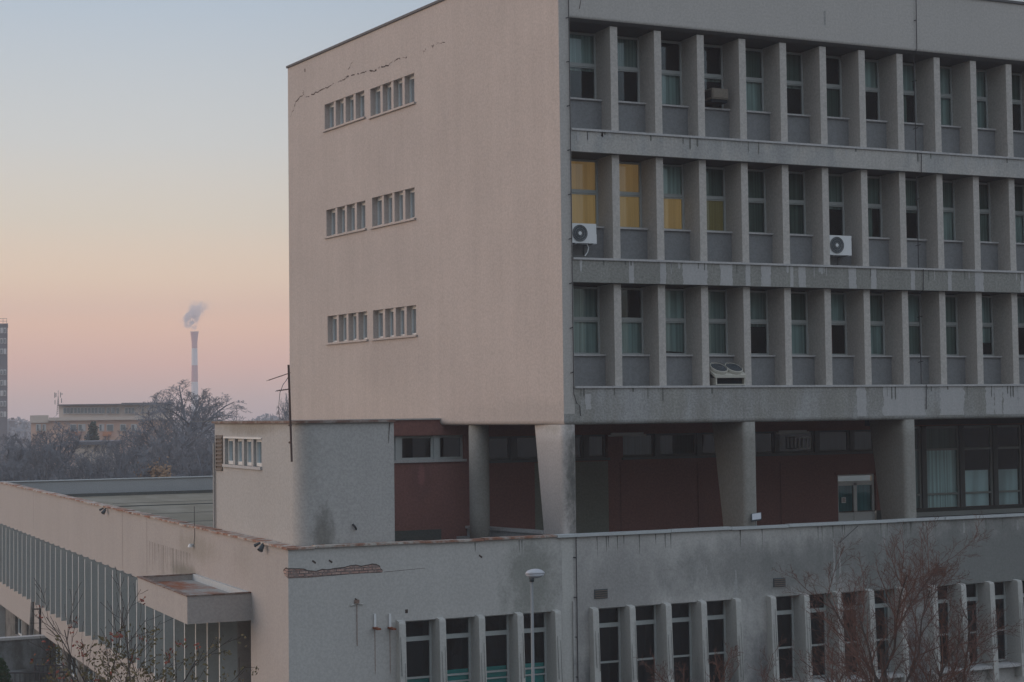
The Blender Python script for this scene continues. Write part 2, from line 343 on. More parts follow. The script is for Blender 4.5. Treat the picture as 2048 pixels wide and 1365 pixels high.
def window(root, xf, a0, a1, z0, z1, b, fw=.05, trs=(), vbars=(), fm='frame', gm='glass', blinds=(), label=None, sill=None, fd=.06):
    f = MB(xf)
    f.box(a0, b, z0, a0+fw, b+fd, z1); f.box(a1-fw, b, z0, a1, b+fd, z1)
    f.box(a0+fw, b, z0, a1-fw, b+fd, z0+fw); f.box(a0+fw, b, z1-fw, a1-fw, b+fd, z1)
    for z, t in trs: f.box(a0+fw, b-.008, z-t/2, a1-fw, b+fd+.004, z+t/2)
    for a, t in vbars: f.box(a-t/2, b-.004, z0+fw, a+t/2, b+fd+.002, z1-fw)
    w_ = f.build('window', M[fm], root)
    PB[w_.name] = Vector((0, 0, 0))
    p = MB(xf).quad((a0+fw*.5, b+fd*.5, z0+fw*.5), (a1-fw*.5, b+fd*.5, z0+fw*.5), (a1-fw*.5, b+fd*.5, z1-fw*.5), (a0+fw*.5, b+fd*.5, z1-fw*.5)).build('pane', M[gm])
    child(p, w_)
    for bl in blinds:
        x0, x1 = (a0+.02 if len(bl) < 4 else a0+(a1-a0)*bl[3]), (a1-.02 if len(bl) < 5 else a0+(a1-a0)*bl[4])
        sk = bl[5] if len(bl) > 5 else 0
        q = MB(xf).quad((x0, b+.12, bl[0]+sk), (x1, b+.12, bl[0]-sk*.2), (x1, b+.12, bl[1]), (x0, b+.12, bl[1]))
        child(q.build('curtain', M[bl[2]]), w_)
    if sill:
        child(MB(xf).box(*sill).build('sill', M['ledge']), w_)
    if label: w_['label'] = label
    return w_
def child(o, p):          # p is a part whose own vertices are in world space
    o.parent = p
    o.matrix_parent_inverse = Matrix.Translation(-wloc(p.parent)) if False else Matrix.Identity(4)
    # parent's world matrix is identity for parts built in world coordinates
    return o
# ------------------------------------------------------------------ tower
tower = thing('office_building', 'tall grey and pink plastered concrete office building standing on wedge columns', 'building', (0, 0, -4.3))
def part(mb, name, mat, root=None, smooth=False, label=None):
    o = mb.build(name, M[mat], root or tower, smooth)
    if label: o['label'] = label
    return o
ZT = 13.12
# gable wall with six slot windows
holes = []
GW = [((649.5,262,729,234),(651,207,726,184)), ((741,235.5,829,204.5),(742,178,826,147)),
      ((653,474,731,458),(653,419,730,403)), ((744.5,455,829.5,437),(744.5,394,829.5,377)),
      ((655.5,687,734.5,679),(655.5,632.5,732.6,623.3)), ((746.5,679,832.5,669.5),(746.5,620.5,832.6,611))]
gwin = []
for (x0, y0, x1, y1), (u0, v0, u1, v1) in GW:
    s1, za = onG(x0, y0); s0, zb = onG(x1, y1); _, zc = onG(u0, v0); _, zd = onG(u1, v1)
    h = (s0, s1, (za+zb)/2, (zc+zd)/2, .42); holes.append(h); gwin.append(h)
print('gable windows', [tuple(round(q, 2) for q in h) for h in gwin])
part(wall(MB(gablexf), 0, GL, 0, ZT, holes), 'gable_wall', 'gable')
for i, h in enumerate(gwin):
    a0, a1, z0, z1, d = h; wd = (a1-a0)
    w_ = MB(gablexf); fm = MB(gablexf); gl = MB(gablexf); n = 4; st = wd/n; t = .16; MU = []
    for k in range(1, n): w_.box(a0+k*st-t/2, .02, z0, a0+k*st+t/2, .27, z1); MU.append(w_); w_ = MB(gablexf)
    for k in range(n):
        x0, x1 = a0+k*st+(t/2 if k else 0), a0+(k+1)*st-(t/2 if k < n-1 else 0)
        for q in ((x0, x0+.07, z0, z1), (x1-.05, x1, z0, z1), (x0+.07, x1-.05, z0, z0+.08), (x0+.07, x1-.05, z1-.1, z1)):
            fm.box(q[0], .19, q[2], q[1], .25, q[3])
        gl.quad((x0, .22, z0), (x1, .22, z0), (x1, .22, z1), (x0, .22, z1))
    f = part(fm, 'window', 'frame_white'); [child(q_.build('mullion', M['gable']), f) for q_ in MU]; child(gl.build('pane', M['glass_dark']), f)
    child(MB(gablexf).box(a0-.08, -.07, z0-.06, a1+.08, .1, z0+.004).build('sill', M['gable']), f)
    part(MB(gablexf).box(a0-.2, d+.5, z0-.2, a1+.2, d+.6, z1+.2), 'room_wall', 'dark')
# underside edge: rounded, runs round both faces
def mitre(ins):
    # inset corner point of front (Y=ins) and gable (offset along GN by ins)
    # front line y = ins ; gable line p.GN = ins
    y = ins; x = (ins - GN.y*y)/GN.x; return x, y
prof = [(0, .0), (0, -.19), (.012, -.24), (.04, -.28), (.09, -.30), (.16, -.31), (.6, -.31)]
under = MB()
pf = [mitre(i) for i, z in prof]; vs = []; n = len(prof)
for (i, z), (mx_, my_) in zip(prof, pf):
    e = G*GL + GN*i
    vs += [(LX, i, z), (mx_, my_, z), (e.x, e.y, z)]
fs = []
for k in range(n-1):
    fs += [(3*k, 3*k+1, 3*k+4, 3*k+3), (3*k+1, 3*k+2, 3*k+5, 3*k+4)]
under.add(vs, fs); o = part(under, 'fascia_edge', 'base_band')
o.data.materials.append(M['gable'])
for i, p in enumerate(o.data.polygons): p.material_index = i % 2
e = G*GL + GN*.6; x6, y6 = mitre(.6)
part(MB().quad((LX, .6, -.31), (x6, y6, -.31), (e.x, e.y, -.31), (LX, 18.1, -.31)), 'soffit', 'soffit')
# front: corner pier, fascias, bands
PX = .344
part(MB().box(0.0, 0, 0, PX, 1.25, ZT), 'corner_pier', 'front')
fp = [(0, ZT), (0, 11.31), (.006, 11.275), (.02, 11.25), (.03, 11.24)]
mb = MB(); mb.strip(fp, PX, LX); mb.quad((PX, 1.21, ZT), (LX, 1.21, ZT), (LX, 1.21, 11.1), (PX, 1.21, 11.1)); part(mb, 'top_fascia', 'front', smooth=False)
mb = MB(); mb.strip([(.03, 11.24), (.07, 11.20), (.12, 11.16), (.17, 11.14), (1.2, 11.135)], PX, LX); part(mb, 'soffit', 'soffit')  # dark material paints the shade on the curved underside
for zb_ in (7.42, 3.71): part(MB().box(PX+.002, .1, zb_-.008, LX, 1.19, zb_-.002), 'soffit', 'soffit')  # thin dark sheets deepen the shade under the bands
B1 = (7.42, 8.05); B2 = (3.71, 4.38); B3 = (0.0, .75)
part(MB().box(PX, 0, B1[0], LX, 1.2, B1[1]), 'facade_band', 'band')
part(MB().box(PX, 0, B2[0], LX, 1.2, B2[1]), 'facade_band', 'band_dirty', label='dirty middle band with pale vertical patches')
part(MB().box(PX, .0, B3[0], LX, 1.2, B3[1]), 'facade_band', 'base_band')
for z in (B1[1], B2[1], B3[1]): part(MB().box(PX+.003, -.045, z-.035, LX, .4, z+.025), 'ledge', 'ledge')
part(MB().quad((0, 0, ZT), (LX, 0, ZT), (LX, 18, ZT), (G.x*GL, G.y*GL, ZT)), 'roof', 'felt')
mb = MB(); mb.box(-.05, -.05, ZT-.03, LX, .12, ZT+.05); mb.xf = gablexf; mb.box(.02, -.05, ZT-.03, GL+.05, .12, ZT+.05); part(mb, 'roof_cap', 'cap')
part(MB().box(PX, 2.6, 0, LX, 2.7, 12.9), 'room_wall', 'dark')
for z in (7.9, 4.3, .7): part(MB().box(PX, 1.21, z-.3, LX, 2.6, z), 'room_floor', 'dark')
part(MB().quad((LX, 0, -.3), (LX, 18, -.3), (LX, 18, ZT), (LX, 0, ZT)), 'end_wall', 'front')
# fins: front left edges read along the facade, 1.445 m apart
FY = .17
FX0 = onY(1219.8, 52, FY).x
FX = [FX0 + 1.445*k for k in range(17)]
print('fin x0', FX0, [round(onY(px, y, FY).x - FX0 - 1.445*k, 3) for k, px, y in ((1, 1309.8, 60), (5, 1647, 100), (10, 2026, 140))])
FWD = .235
ROWS = ((8.05, 11.13, 9.10), (4.38, 7.42, 5.40), (.75, 3.71, 1.70))
SP = {0: ['tD', 'tD', 'Dt', 'DD', 'gt', 'gD', 'Dg', 'tD', 'tc', 'tt', 'tt', 'gD', 'DG', 'tD'],
      1: ['oy', 'oy', 'ty', 'gv', 'gg', 'gg', 'GD', 'Gc', 'GD', 'Gt', 'gG', 'gt', 'GD', 'gg'],
      2: ['tT', 'DT', 'ts', 'tt', 'tD', 'gT', 'TR', 'Gt', 'TG', 'GG', 'TH', 'TD', 'tt', 'tt']}
MATK = dict(t='b_teal', D=None, y='b_yellow', o='b_orange', v='b_olive', g='b_green', G='b_grey', T='b_teal', c='b_grey', R='b_red', h='b_teal', s='b_teal', H='b_teal')
rr = random.Random(4)
for r, (zl, zt, zs) in enumerate(ROWS):
    for k in range(14):
        fx = FX[k]
        part(MB().box(fx, FY, zl+.02, fx+FWD, 1.2, zt), 'fin', 'fin')
        a0 = PX if k == 0 else FX[k-1]+FWD; a1 = fx
        part(MB().box(a0, .76, zl, a1, 1.16, zs-.05), 'spandrel', 'spandrel')
        zw0, zw1 = zs, zt-.04; zm = zw0 + (zw1-zw0)*.53
        u, lo = SP[r][k]; bl = []; MATK['t'] = rr.choice(['b_teal', 'b_teal', 'b_teal2', 'b_teal3'])
        if MATK[u]: bl.append((zm, zw1, MATK[u]))
        if lo == 'h': bl.append((zw0+.05, zm-.25, 'b_teal'))
        elif lo == 'R': bl.append((zw0, zm, 'b_red', .02, .62))
        elif lo == 'c': bl.append((zw0, zm, 'b_grey', .1, .75))
        elif lo == 's': bl.append((zw0+.10, zm, 'b_teal', .02, .98, .06))
        elif lo == 'H': bl.append((zw0+.45, zm, 'b_teal'))
        elif MATK[lo]: bl.append((zw0, zm, MATK[lo]))
        elif rr.random() < .4: bl.append((zm-.16, zm, 'b_teal'))
        lab = None
        if r == 1 and k < 3: lab = 'window glowing yellow behind its curtain'
        if lo == 'R': lab = 'window with a dark red curtain in its lower pane'
        window(tower, frontxf, a0, a1, zw0, zw1, 1.07, .06, ((zm, .10), (zm-.075, .03)), (), 'frame', 'glass', bl, lab,
               (a0+.003, .69, zs-.05, a1-.003, 1.08, zs))
        if k in (1, 4, 7, 10): part(MB().box(fx-.02, 1.22, zl+.3, fx+FWD+.02, 2.58, zt-.02), 'partition', 'dark')
# pale vertical patches where the dirt has been washed or repaired
def ragged(mb, x0, x1, z0, z1, y, rnd, n=9, amp=.03, fixed_top=True):
    L_ = []; R_ = []
    for i in range(n):
        z = z1 + (z0-z1)*i/(n-1); a = amp*min(1, (x1-x0)*2)
        L_.append((x0+rnd.uniform(-a, a), y, z)); R_.append((x1+rnd.uniform(-a, a), y, z))
    if not fixed_top: L_[-1] = R_[-1] = (((x0+x1)/2), y, z0)
    for i in range(n-1): mb.quad(L_[i], R_[i], R_[i+1], L_[i+1])
rn = random.Random(7)
mb = MB()
for p0, p1 in ((1258,1267.5),(1320,1332),(1365,1414),(1440,1464),(1491,1500),(1522,1541),(1580,1586),(1597,1611),(1697,1712),(1741,1752),(1821,1829),(1895,1902),(1949,1966),(2040,2046)):
    mb = MB(); ragged(mb, onY(p0, 530, 0).x, onY(p1, 530, 0).x, B2[0]+.004, B2[1]-.036, -.004, rn); part(mb, 'pale_patch', 'patch')
mb = MB()
for p0, p1 in ((1714,1732),(1766,1850),(1880,1928),(1972,1988),(1990,2004),(2006,2036),(2038,2060)):
    mb = MB(); ragged(mb, onY(p0, 800, 0).x, onY(p1, 800, 0).x, -.18, B3[1]-.036, -.004, rn, 12, .05); part(mb, 'pale_patch', 'patch')
mb = MB()
for p0, p1 in ((1171,1182),): ragged(mb, onY(p0, 800, 0).x, onY(p1, 800, 0).x, .12, B3[1]-.2, -.004, rn, 12, .06)
part(mb, 'pale_patch', 'patch')
mb = MB()
for i in range(46):       # short pale drips under the ledges
    zt = B1[1] if i < 26 else B2[1]; x = rn.uniform(.5, 17); wd = rn.uniform(.02, .09)
    ragged(mb, x, x+wd, zt-.04-rn.uniform(.12, .38), zt-.037, -.0065, rn, 5, .02, False)
part(mb, 'drip_stain', 'patch')
mb = MB()
for i in range(44):
    band = (B1, B2, B3, B3)[i % 4]; x = rn.uniform(.5, 17) if i % 4 < 3 else rn.uniform(11, 17); wd = rn.uniform(.015, .06)
    ragged(mb, x, x+wd, band[1]-.04-rn.uniform(.1, .6)*(band[1]-band[0]), band[1]-.037, -.0085, rn, 6, .02, False)
part(mb, 'dark_drip_stain', 'drip_dark')
# lightning conductor wires with clips
def conductor(pts, name='lightning_wire'):
    mb = MB(); mb.tube(pts, .013, 5)
    for a, b in zip(pts, pts[1:]):
        a, b = Vector(a), Vector(b); n_ = max(1, int((b-a).length/1.15))
        if (b-a).length < .8: continue
        for i in range(n_):
            p = a.lerp(b, (i+.5)/n_); mb.tube([(p.x, -.002, p.z), (p.x-.02, p.y-.03, p.z-.01), (p.x-.11, p.y-.02, p.z-.035)], .014, 4)
    return part(mb, name, 'wire')
cx = onY(1137, 100, 0).x
conductor([(cx, -.05, 13.1), (cx, -.04, .55), (cx+.08, -.04, .30), (cx+.18, -.04, .22), (cx+.20, -.04, -.06)])
cx2 = onY(1831, 50, 0).x
conductor([(cx2, -.06, 13.1), (cx2, -.04, 11.3), (cx2, .12, 11.05), (cx2, .12, 8.06), (cx2+.07, -.06, 7.98), (cx2+.07, -.03, 7.4), (cx2, .12, 7.3), (cx2, .12, 4.42), (cx2+.04, -.06, 4.36), (cx2+.04, -.03, 3.72), (cx2, .12, 3.6), (cx2, .12, .8), (cx2+.05, -.06, .76), (cx2+.05, -.03, 0)])
# cracks in the gable
def crack(pts, w0=.02):
    rc = random.Random(len(pts)); P = []
    for (x, y), (x2, y2) in zip(pts, pts[1:]):
        for k in range(4):
            t = k/4; P.append((x+(x2-x)*t + rc.uniform(-1.5, 1.5), y+(y2-y)*t + rc.uniform(-1.8, 1.8)))
    P.append(pts[-1]); mb = MB(gablexf)
    for i in range(len(P)-1):
        if rc.random() < .12: continue
        a, b = onG(*P[i]), onG(*P[i+1]); t = w0*1.5*rc.uniform(.3, 1.3)
        mb.quad((a[0], -.003, a[1]-t), (b[0], -.003, b[1]-t), (b[0], -.003, b[1]+t*.6), (a[0], -.003, a[1]+t*.6))
    return part(mb, 'crack', 'crack')
crack([(582, 236), (588, 214), (597, 196), (607, 189)], .02)
crack([(607, 189), (606, 181)], .012); crack([(612, 196), (620, 193), (636, 183), (652, 177), (666, 169), (680, 163), (691, 157)], .016)
crack([(690, 160), (695, 148), (699, 133), (706, 121)], .012); crack([(692, 155), (706, 149), (722, 147), (734, 142), (748, 143), (759, 134)], .02)
crack([(762, 133), (776, 131), (786, 123), (798, 118), (814, 114)], .016); crack([(846, 106), (852, 98)], .012); crack([(864, 94), (868, 90)], .02); crack([(872, 88), (890, 85)], .009)
s, z = onG(610, 141); part(MB(gablexf).box(s-.03, -.005, z-.06, s+.03, .01, z+.06), 'wall_hole', 'crack')
mb = MB(); a = onY(1158, 18, 0); mb.quad((a.x, -.003, a.z), (a.x+.02, -.003, a.z), (a.x+.12, -.003, a.z+.5), (a.x+.1, -.003, a.z+.5)); part(mb, 'crack', 'crack')
mb = MB(); a = onY(1649, 35, 0); ragged(mb, a.x-.03, a.x+.04, a.z-.25, a.z+.2, -.003, rn, 7, .05); part(mb, 'wall_stain', 'base_band')

# ------------------------------------------------------------------ open storey under the tower
RY = 7.0; RX0 = -7.4
wins = []
def rx(px, py): return onY(px, py, RY).x
zs0, zs1 = onY(1300, 915.5, RY).z, onY(1300, 868, RY).z
dx0, dx1 = rx(1676, 990), rx(1752, 990); dz1 = onY(1713, 949, RY).z
gx0 = rx(1822, 900)
RH = [(rx(789, 900)-1.2, rx(912, 900)+.3, onY(850, 922, RY).z, onY(850, 872, RY).z, .35),
      (rx(955, 900), rx(1216, 900), zs0, zs1, .35), (rx(1246, 900), rx(1452, 900), zs0, zs1, .35), (rx(1505, 900), rx(1757, 900), zs0, zs1, .35),
      (dx0, dx1, -4.2, dz1, .30), (gx0, gx0+14, -3.78, -.6, .30)]
print('loggia', [tuple(round(q, 2) for q in h) for h in RH])
part(wall(MB(lambda a, b, z: (a, RY+b, z)), RX0, gx0+16, -3.57, -.10, [h if h[2] > -3.57 else (h[0], h[1], -3.57, h[3], h[4]) for h in RH[:5]] + [(gx0, gx0+14, -3.57, -.6, .30)]), 'loggia_wall', 'red')
part(MB().quad((RX0, RY+.0, -4.3), (-.9, RY, -4.3), (-.9, RY, -3.57), (RX0, RY, -3.57)), 'loggia_plinth', 'plinth')
part(MB().quad((-.9, RY, -4.3), (dx0, RY, -4.3), (dx0, RY, -3.57), (-.9, RY, -3.57)), 'loggia_wall', 'red')
part(MB().quad((dx1, RY+.0, -4.3), (dx1+20, RY, -4.3), (dx1+20, RY, -3.57), (dx1, RY, -3.57)), 'loggia_plinth', 'plinth')
gx = rx(1153, 1000)-1.5, rx(1217, 1000)
part(MB().quad((gx[0], RY-.005, -4.3), (gx[1], RY-.005, -4.3), (gx[1], RY-.005, zs0-.08), (gx[0], RY-.005, zs0-.08)), 'painted_panel', 'grey_paint')
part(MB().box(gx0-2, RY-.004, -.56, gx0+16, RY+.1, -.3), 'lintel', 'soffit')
rxf = lambda a, b, z: (a, RY+b, z)
def strip_windows(h, xs, mats, fm='frame', frw=.07):
    pts = [h[0]]+xs+[h[1]]
    for i in range(len(pts)-1):
        a0, a1 = pts[i]+(.09 if i else 0), pts[i+1]-(.09 if i < len(pts)-2 else 0)
        window(tower, rxf, a0, a1, h[2]+.03, h[3], .18, frw, (), (), fm, 'glass_dark', [(h[2], h[3], mats[i])] if mats[i] else ())
    mb = MB(rxf)
    for x in xs: part(MB(rxf).box(x-.09, .10, h[2]+.03, x+.09, .3, h[3]), 'window_pier', 'frame_dark' if fm == 'frame_dark' else 'frame')
    part(MB(rxf).box(h[0]-.05, -.06, h[2]-.05, h[1]+.05, .2, h[2]+.03), 'sill', 'ledge' if fm != 'frame_dark' else 'frame_dark')
strip_windows(RH[0], [rx(800, 900)-.02, rx(857.5, 900)+.3], [None, None, None], 'frame')
strip_windows(RH[1], [rx(1030, 890), rx(1175, 890)], [None, None, 'b_green'], 'frame_dark')
strip_windows(RH[2], [rx(1318, 890), rx(1402, 890)], ['b_grey', 'b_green', None], 'frame_dark')
strip_windows(RH[3], [rx(1558, 890), rx(1638, 890), rx(1708, 890)], [None, None, 'b_green', 'b_green'], 'frame_dark')
h = RH[0]; part(MB(rxf).box(h[0], 1.2, h[2]-.5, h[1]+30, 1.3, -.3), 'room_wall', 'dark')
# door on the terrace
door = MB(rxf); a0, a1, z0, z1 = dx0, dx1, -4.28, dz1
zt_ = onY(1713, 966, RY).z; mid = (a0+a1)/2
for q in ((a0, a0+.09), (a1-.09, a1), (mid-.07, mid+.07)): door.box(q[0], .10, z0, q[1], .2, z1 if q[0] != mid-.07 else zt_)
door.box(a0+.09, .10, zt_-.09, a1-.09, .2, zt_+.06); door.box(a0+.09, .10, z1-.05, a1-.09, .2, z1); zk = onY(1713, 1024, RY).z
door.box(a0+.09, .12, z0, mid-.07, .18, zk); door.box(mid+.07, .12, z0, a1-.09, .18, zk)
d_ = part(door, 'door', 'frame_white', label='double glazed terrace door in a pale frame')
child(MB(rxf).quad((a0+.05, .15, zk), (a1-.05, .15, zk), (a1-.05, .15, z1), (a0+.05, .15, z1)).build('pane', M['glass']), d_)
child(MB(rxf).quad((a0+.05, .22, zk), (a1-.05, .22, zk), (a1-.05, .22, zt_), (a0+.05, .22, zt_)).build('curtain', M['b_door']), d_)
nx = onY(1691, 1001, RY)
child(MB(rxf).box(nx.x-.09, .10, nx.z-.10, nx.x+.09, .118, nx.z+.10).build('paper_notice', M['frame_white']), d_)
mb = MB(rxf)
for i in range(4): mb.box(nx.x-.06, .094, nx.z-.055+.035*i, nx.x+.06-.02*(i % 2), .099, nx.z-.04+.035*i)
child(mb.build('notice_lines', M['rust']), d_)
part(MB(rxf).box(a0-.12, -.03, z1, a1+.22, .3, z1+.08), 'door_lintel', 'red')
# big glazing beside the third column
xs = [rx(p, 950) for p in (1824, 1851, 1927, 1994, 2052, 2118, 2190)]
tz = onY(1900, 899, RY).z; tz2 = onY(1900, 988, RY).z
for i in range(len(xs)-1):
    bl = [['b_teal'], ['b_white'], ['b_blue'], ['b_blue'], ['b_teal'], ['b_teal']][i][0]
    zb = -3.70; zb1 = tz if i < 2 else onY(1960, 941, RY).z
    window(tower, rxf, xs[i]+.10, xs[i+1]-.10, zb, -.62, .12, .07, ((tz, .07), (tz2, .07)), (), 'frame', 'glass_clear', [(zb, zb1, bl, .05 if i > 1 else .02, .92 if i > 1 else .98)] + ([(tz, -.7, 'b_green')] if i < 2 else []))
mb = MB(rxf)
for x in xs: part(MB(rxf).box(x-.10, .04, -3.75, x+.10, .3, -.62), 'window_pier', 'frame_dark')
part(MB(rxf).box(gx0, -.05, -3.86, gx0+14, .3, -3.70), 'sill', 'frame')
part(MB(rxf).box(gx0, 1.6, -4.3, gx0+14, 1.7, -.3), 'room_wall', 'dark')
# red lintel block and roof of the low part that sticks out beside the gable
bx = onY(888, 850, RY-.03).x
part(MB().box(RX0, RY-.035, RH[0][3]+.02, bx, RY-.001, -.13), 'red_lintel', 'red')
part(MB().box(RX0, RY-.10, -.13, bx+.05, RY+.3, -.085), 'roof_edge', 'ledge')
part(MB().quad((RX0, RY+.3, -.1), (-.6, RY+.3, -.1), (-2.4, 18, -.1), (RX0, 18, -.1)), 'low_roof', 'felt')
# wedge columns
def wedge(x0, x1, yb_top, yb_bot, mat, label, zt=-.30, zb=-4.3):
    def ring(z, yb):
        y0, r = .03, .13; P = []
        for cx_, cy_, s_ in ((x1-r, y0+r, -90), (x1-r, yb-r, 0), (x0+r, yb-r, 90), (x0+r, y0+r, 180)):
            for k in range(5): a = R(s_+k*22.5); P.append((cx_+r*math.cos(a), cy_+r*math.sin(a), z))
        return P
    N_ = 8
    return part(MB().loft([ring(zt+(zb-zt)*i/N_, yb_top+(yb_bot-yb_top)*i/N_) for i in range(N_+1)]), 'column', mat, smooth=True, label=label)
c1 = (-.06, .40)
yt = onX(1066.5, 853, c1[0]).y; yb = onX(1085, 1062, c1[0]).y; ybb = yt+(yb-yt)*(4.0/3.05)
print('wedge back', yt, yb)
wedge(c1[0], c1[1], yt, ybb, 'column', 'pale wedge shaped corner column')
for px in (1513, 1832):
    x1 = onY(px, 960, .1).x; o = wedge(x1-.46, x1, yt, ybb, 'column_shaded', 'shaded wedge column')
mb = MB(); cp = G*5.35 + GN*.42
mb.loft([[(cp.x+.31*math.cos(2*math.pi*k/28), cp.y+.31*math.sin(2*math.pi*k/28), z) for k in range(28)] for z in (-4.3, -3, -1.8, -.30)])
part(mb, 'round_column', 'column_shaded', smooth=True)
for p0, p1, y_ in ((1217, 1292, 872), (1553, 1618, 867)):
    a, b = onY(p0, y_, RY-.5), onY(p1, y_-2, RY-.5); mb = MB(); mb.tube([a, b], .03, 8); mb.box(a.x+.1, RY-.52, a.z+.03, b.x-.1, RY-.46, a.z+.09); part(mb, 'tube_lamp', 'frame_white')
a, b = onY(1590, 898, RY-.05), onY(1620, 875, RY-.05); mb = MB()
for i in range(5): x_ = a.x+(b.x-a.x)*i/4; mb.box(x_-.015, RY-.08, a.z, x_+.015, RY-.05, b.z)
for z_ in (a.z, b.z): mb.box(a.x, RY-.10, z_-.015, b.x, RY-.08, z_+.015)
part(mb, 'window_grille', 'frame_white')
for px_ in (1395, 1560, 1240):
    a = onY(px_, 925, RY); mb = MB(); mb.tube([(a.x, RY-.03, a.z-2.6), (a.x, RY-.03, a.z)], .02, 5); part(mb, 'wall_pipe', 'red')
# plants growing at the column foot, bird wire
# ------------------------------------------------------------------ podium (low wing)
pod = thing('low_wing', 'long low plastered wing with finned windows and tiled parapet below the office block', 'building', (WX, PY, GZ))
def pp(mb, name, mat, smooth=False, label=None):
    o = mb.build(name, M[mat], pod, smooth)
    if label: o['label'] = label
    return o
ZC = -3.40
groups = [((799.4, 876.8, 957, 1038, 1112), 1250), ((1187, 1260, 1332, 1404, 1473.5), 1215), ((1543, 1608.5, 1673.5, 1738, 1803), 1180), ((1866, 1925, 1982, 2038, 2092), 1160)]
TOP, BOT = -5.45, -8.02
hol = []; finx = []
for xs, y in groups:
    X = [onY(p, y, PY-.28).x for p in xs]; step = (X[-1]-X[0])/4; X = [X[0]+step*i for i in range(5)]
    finx.append((X, step)); hol.append((X[0]+.20, X[-1]+.02, BOT, TOP, .46))
print('pod fins', [[round(q, 2) for q in f[0]] for f in finx])
pp(wall(MB(podxf), WX, LX, GZ, ZC, hol), 'front_wall', 'podium')
for gi, (X, step) in enumerate(finx):
    for k, x in enumerate(X):
        f = MB()
        y0a, y0b = PY-.22, PY-.36
        x1 = x+.185
        f.add([(x, y0b, BOT-.4), (x1, y0b, BOT-.4), (x1, PY+.45, BOT-.4), (x, PY+.45, BOT-.4),
               (x, y0a-.02, TOP-.03), (x1, y0a-.02, TOP-.06), (x1, PY+.45, TOP-.06), (x, PY+.45, TOP-.06),
               (x+.003, y0a+.004, TOP+.02), (x1-.003, y0a+.004, TOP+.02), (x1-.003, PY-.005, TOP+.045), (x+.003, PY-.005, TOP+.045)],
              [(0,3,2,1),(0,1,5,4),(1,2,6,5),(3,0,4,7),(4,5,9,8),(5,6,10,9),(7,4,8,11),(8,9,10,11)])
        pp(f, 'fin', 'fin_pod')
    for k in range(4):
        a0, a1 = X[k]+.185, X[k+1]
        bl = []
        if gi == 0: bl = [(BOT, -6.9 if k != 0 else -7.06, 'b_teal_panel')]
        elif gi == 3: bl = [(-7.2, -6.2, 'b_green')] if k % 2 else []
        window(pod, podxf, a0, a1, BOT+.03, TOP-.01, .34, .06, ((-5.98, .12), (-7.02, .05)) + (((-7.2, .04),) if gi == 0 else ()), (), 'frame', 'glass' if gi == 0 else 'glass_dark', bl)
    pp(MB(podxf).box(X[0]-.1, -.30, BOT-.07, X[-1]+.3, .25, BOT+.02), 'sill', 'ledge')
    pp(MB(podxf).box(X[0]-.3, 1.4, BOT-.5, X[-1]+.6, 1.5, TOP+.5), 'room_wall', 'dark')
# left side wall of the wing
EY_ = (onX(502, 1290, WX).y, onX(450, 1290, WX).y)
print('entrance', EY_)
FO = -.38
wfy0 = onX(440, 1290, WX+FO).y; wfy1 = onX(291.6, 1180, WX+FO).y
wst = (wfy1-wfy0)/7.0
print('wing fins', wfy0, wfy1, wst)
fs0 = EY_[1]+.05
pp(wall(MB(wingxf), PY, 54.2, -10.07, ZC, [(EY_[0], EY_[1], -10.07, -5.56, 1.6), (fs0, 53.6, -8.6, -5.66, .22)]), 'side_wall', 'wing')
pp(wall(MB(wingxf), PY, 9.0, GZ, -10.07, [(EY_[0], EY_[1], GZ, -10.07, 1.6)]), 'side_wall', 'wing')
bh = [(12+4.0*i, 14.4+4.0*i, -11.3, -10.35, .3) for i in range(10)]
pp(wall(MB(lambda a, b, z: (WX+.3+b, a, z)), 9.0, 54.2, GZ, -10.07, bh), 'basement_wall', 'basement')
pp(MB().quad((WX, 9, -10.07), (WX+.3, 9, -10.07), (WX+.3, 54.2, -10.07), (WX, 54.2, -10.07)), 'ledge', 'basement')
for b in bh: window(pod, lambda a, bb, z: (WX+.3+bb, a, z), b[0], b[1], b[2], b[3], .15, .06, (), ((b[0]+1.2, .05),), 'frame_white', 'glass_dark', ())
pp(MB().box(WX+1.2, 9.2, GZ, WX+1.3, 54, -10.1), 'room_wall', 'dark')
# window strip behind the side fins
sw = MB(wingxf); gl = MB(wingxf)
sw.box(fs0, .12, -8.6, 53.6, .18, -8.5); sw.box(fs0, .12, -5.76, 53.6, .18, -5.66); sw.box(fs0, .12, -7.0, 53.6, .18, -6.92)
o = pp(sw, 'window_strip', 'frame_dark'); child(MB(wingxf).quad((fs0, .15, -8.6), (53.6, .15, -8.6), (53.6, .15, -5.66), (fs0, .15, -5.66)).build('pane', M['glass_dark']), o)
pp(MB(wingxf).box(fs0, .8, -8.8, 53.6, .9, -5.4), 'room_wall', 'dark')
k = 0
while wfy0 + wst*k < 53.6:
    y = wfy0 + wst*k
    f = pp(MB(wingxf).box(y-.03, FO, -8.62-.0, y+.03, .12, -5.60), 'side_fin', 'wing_fin')
    child(MB(wingxf).box(y-.042, FO-.02, -8.63, y+.042, FO, -5.57).build('lit_fin_edge', M['lit_fin_edge']), f)
    k += 1
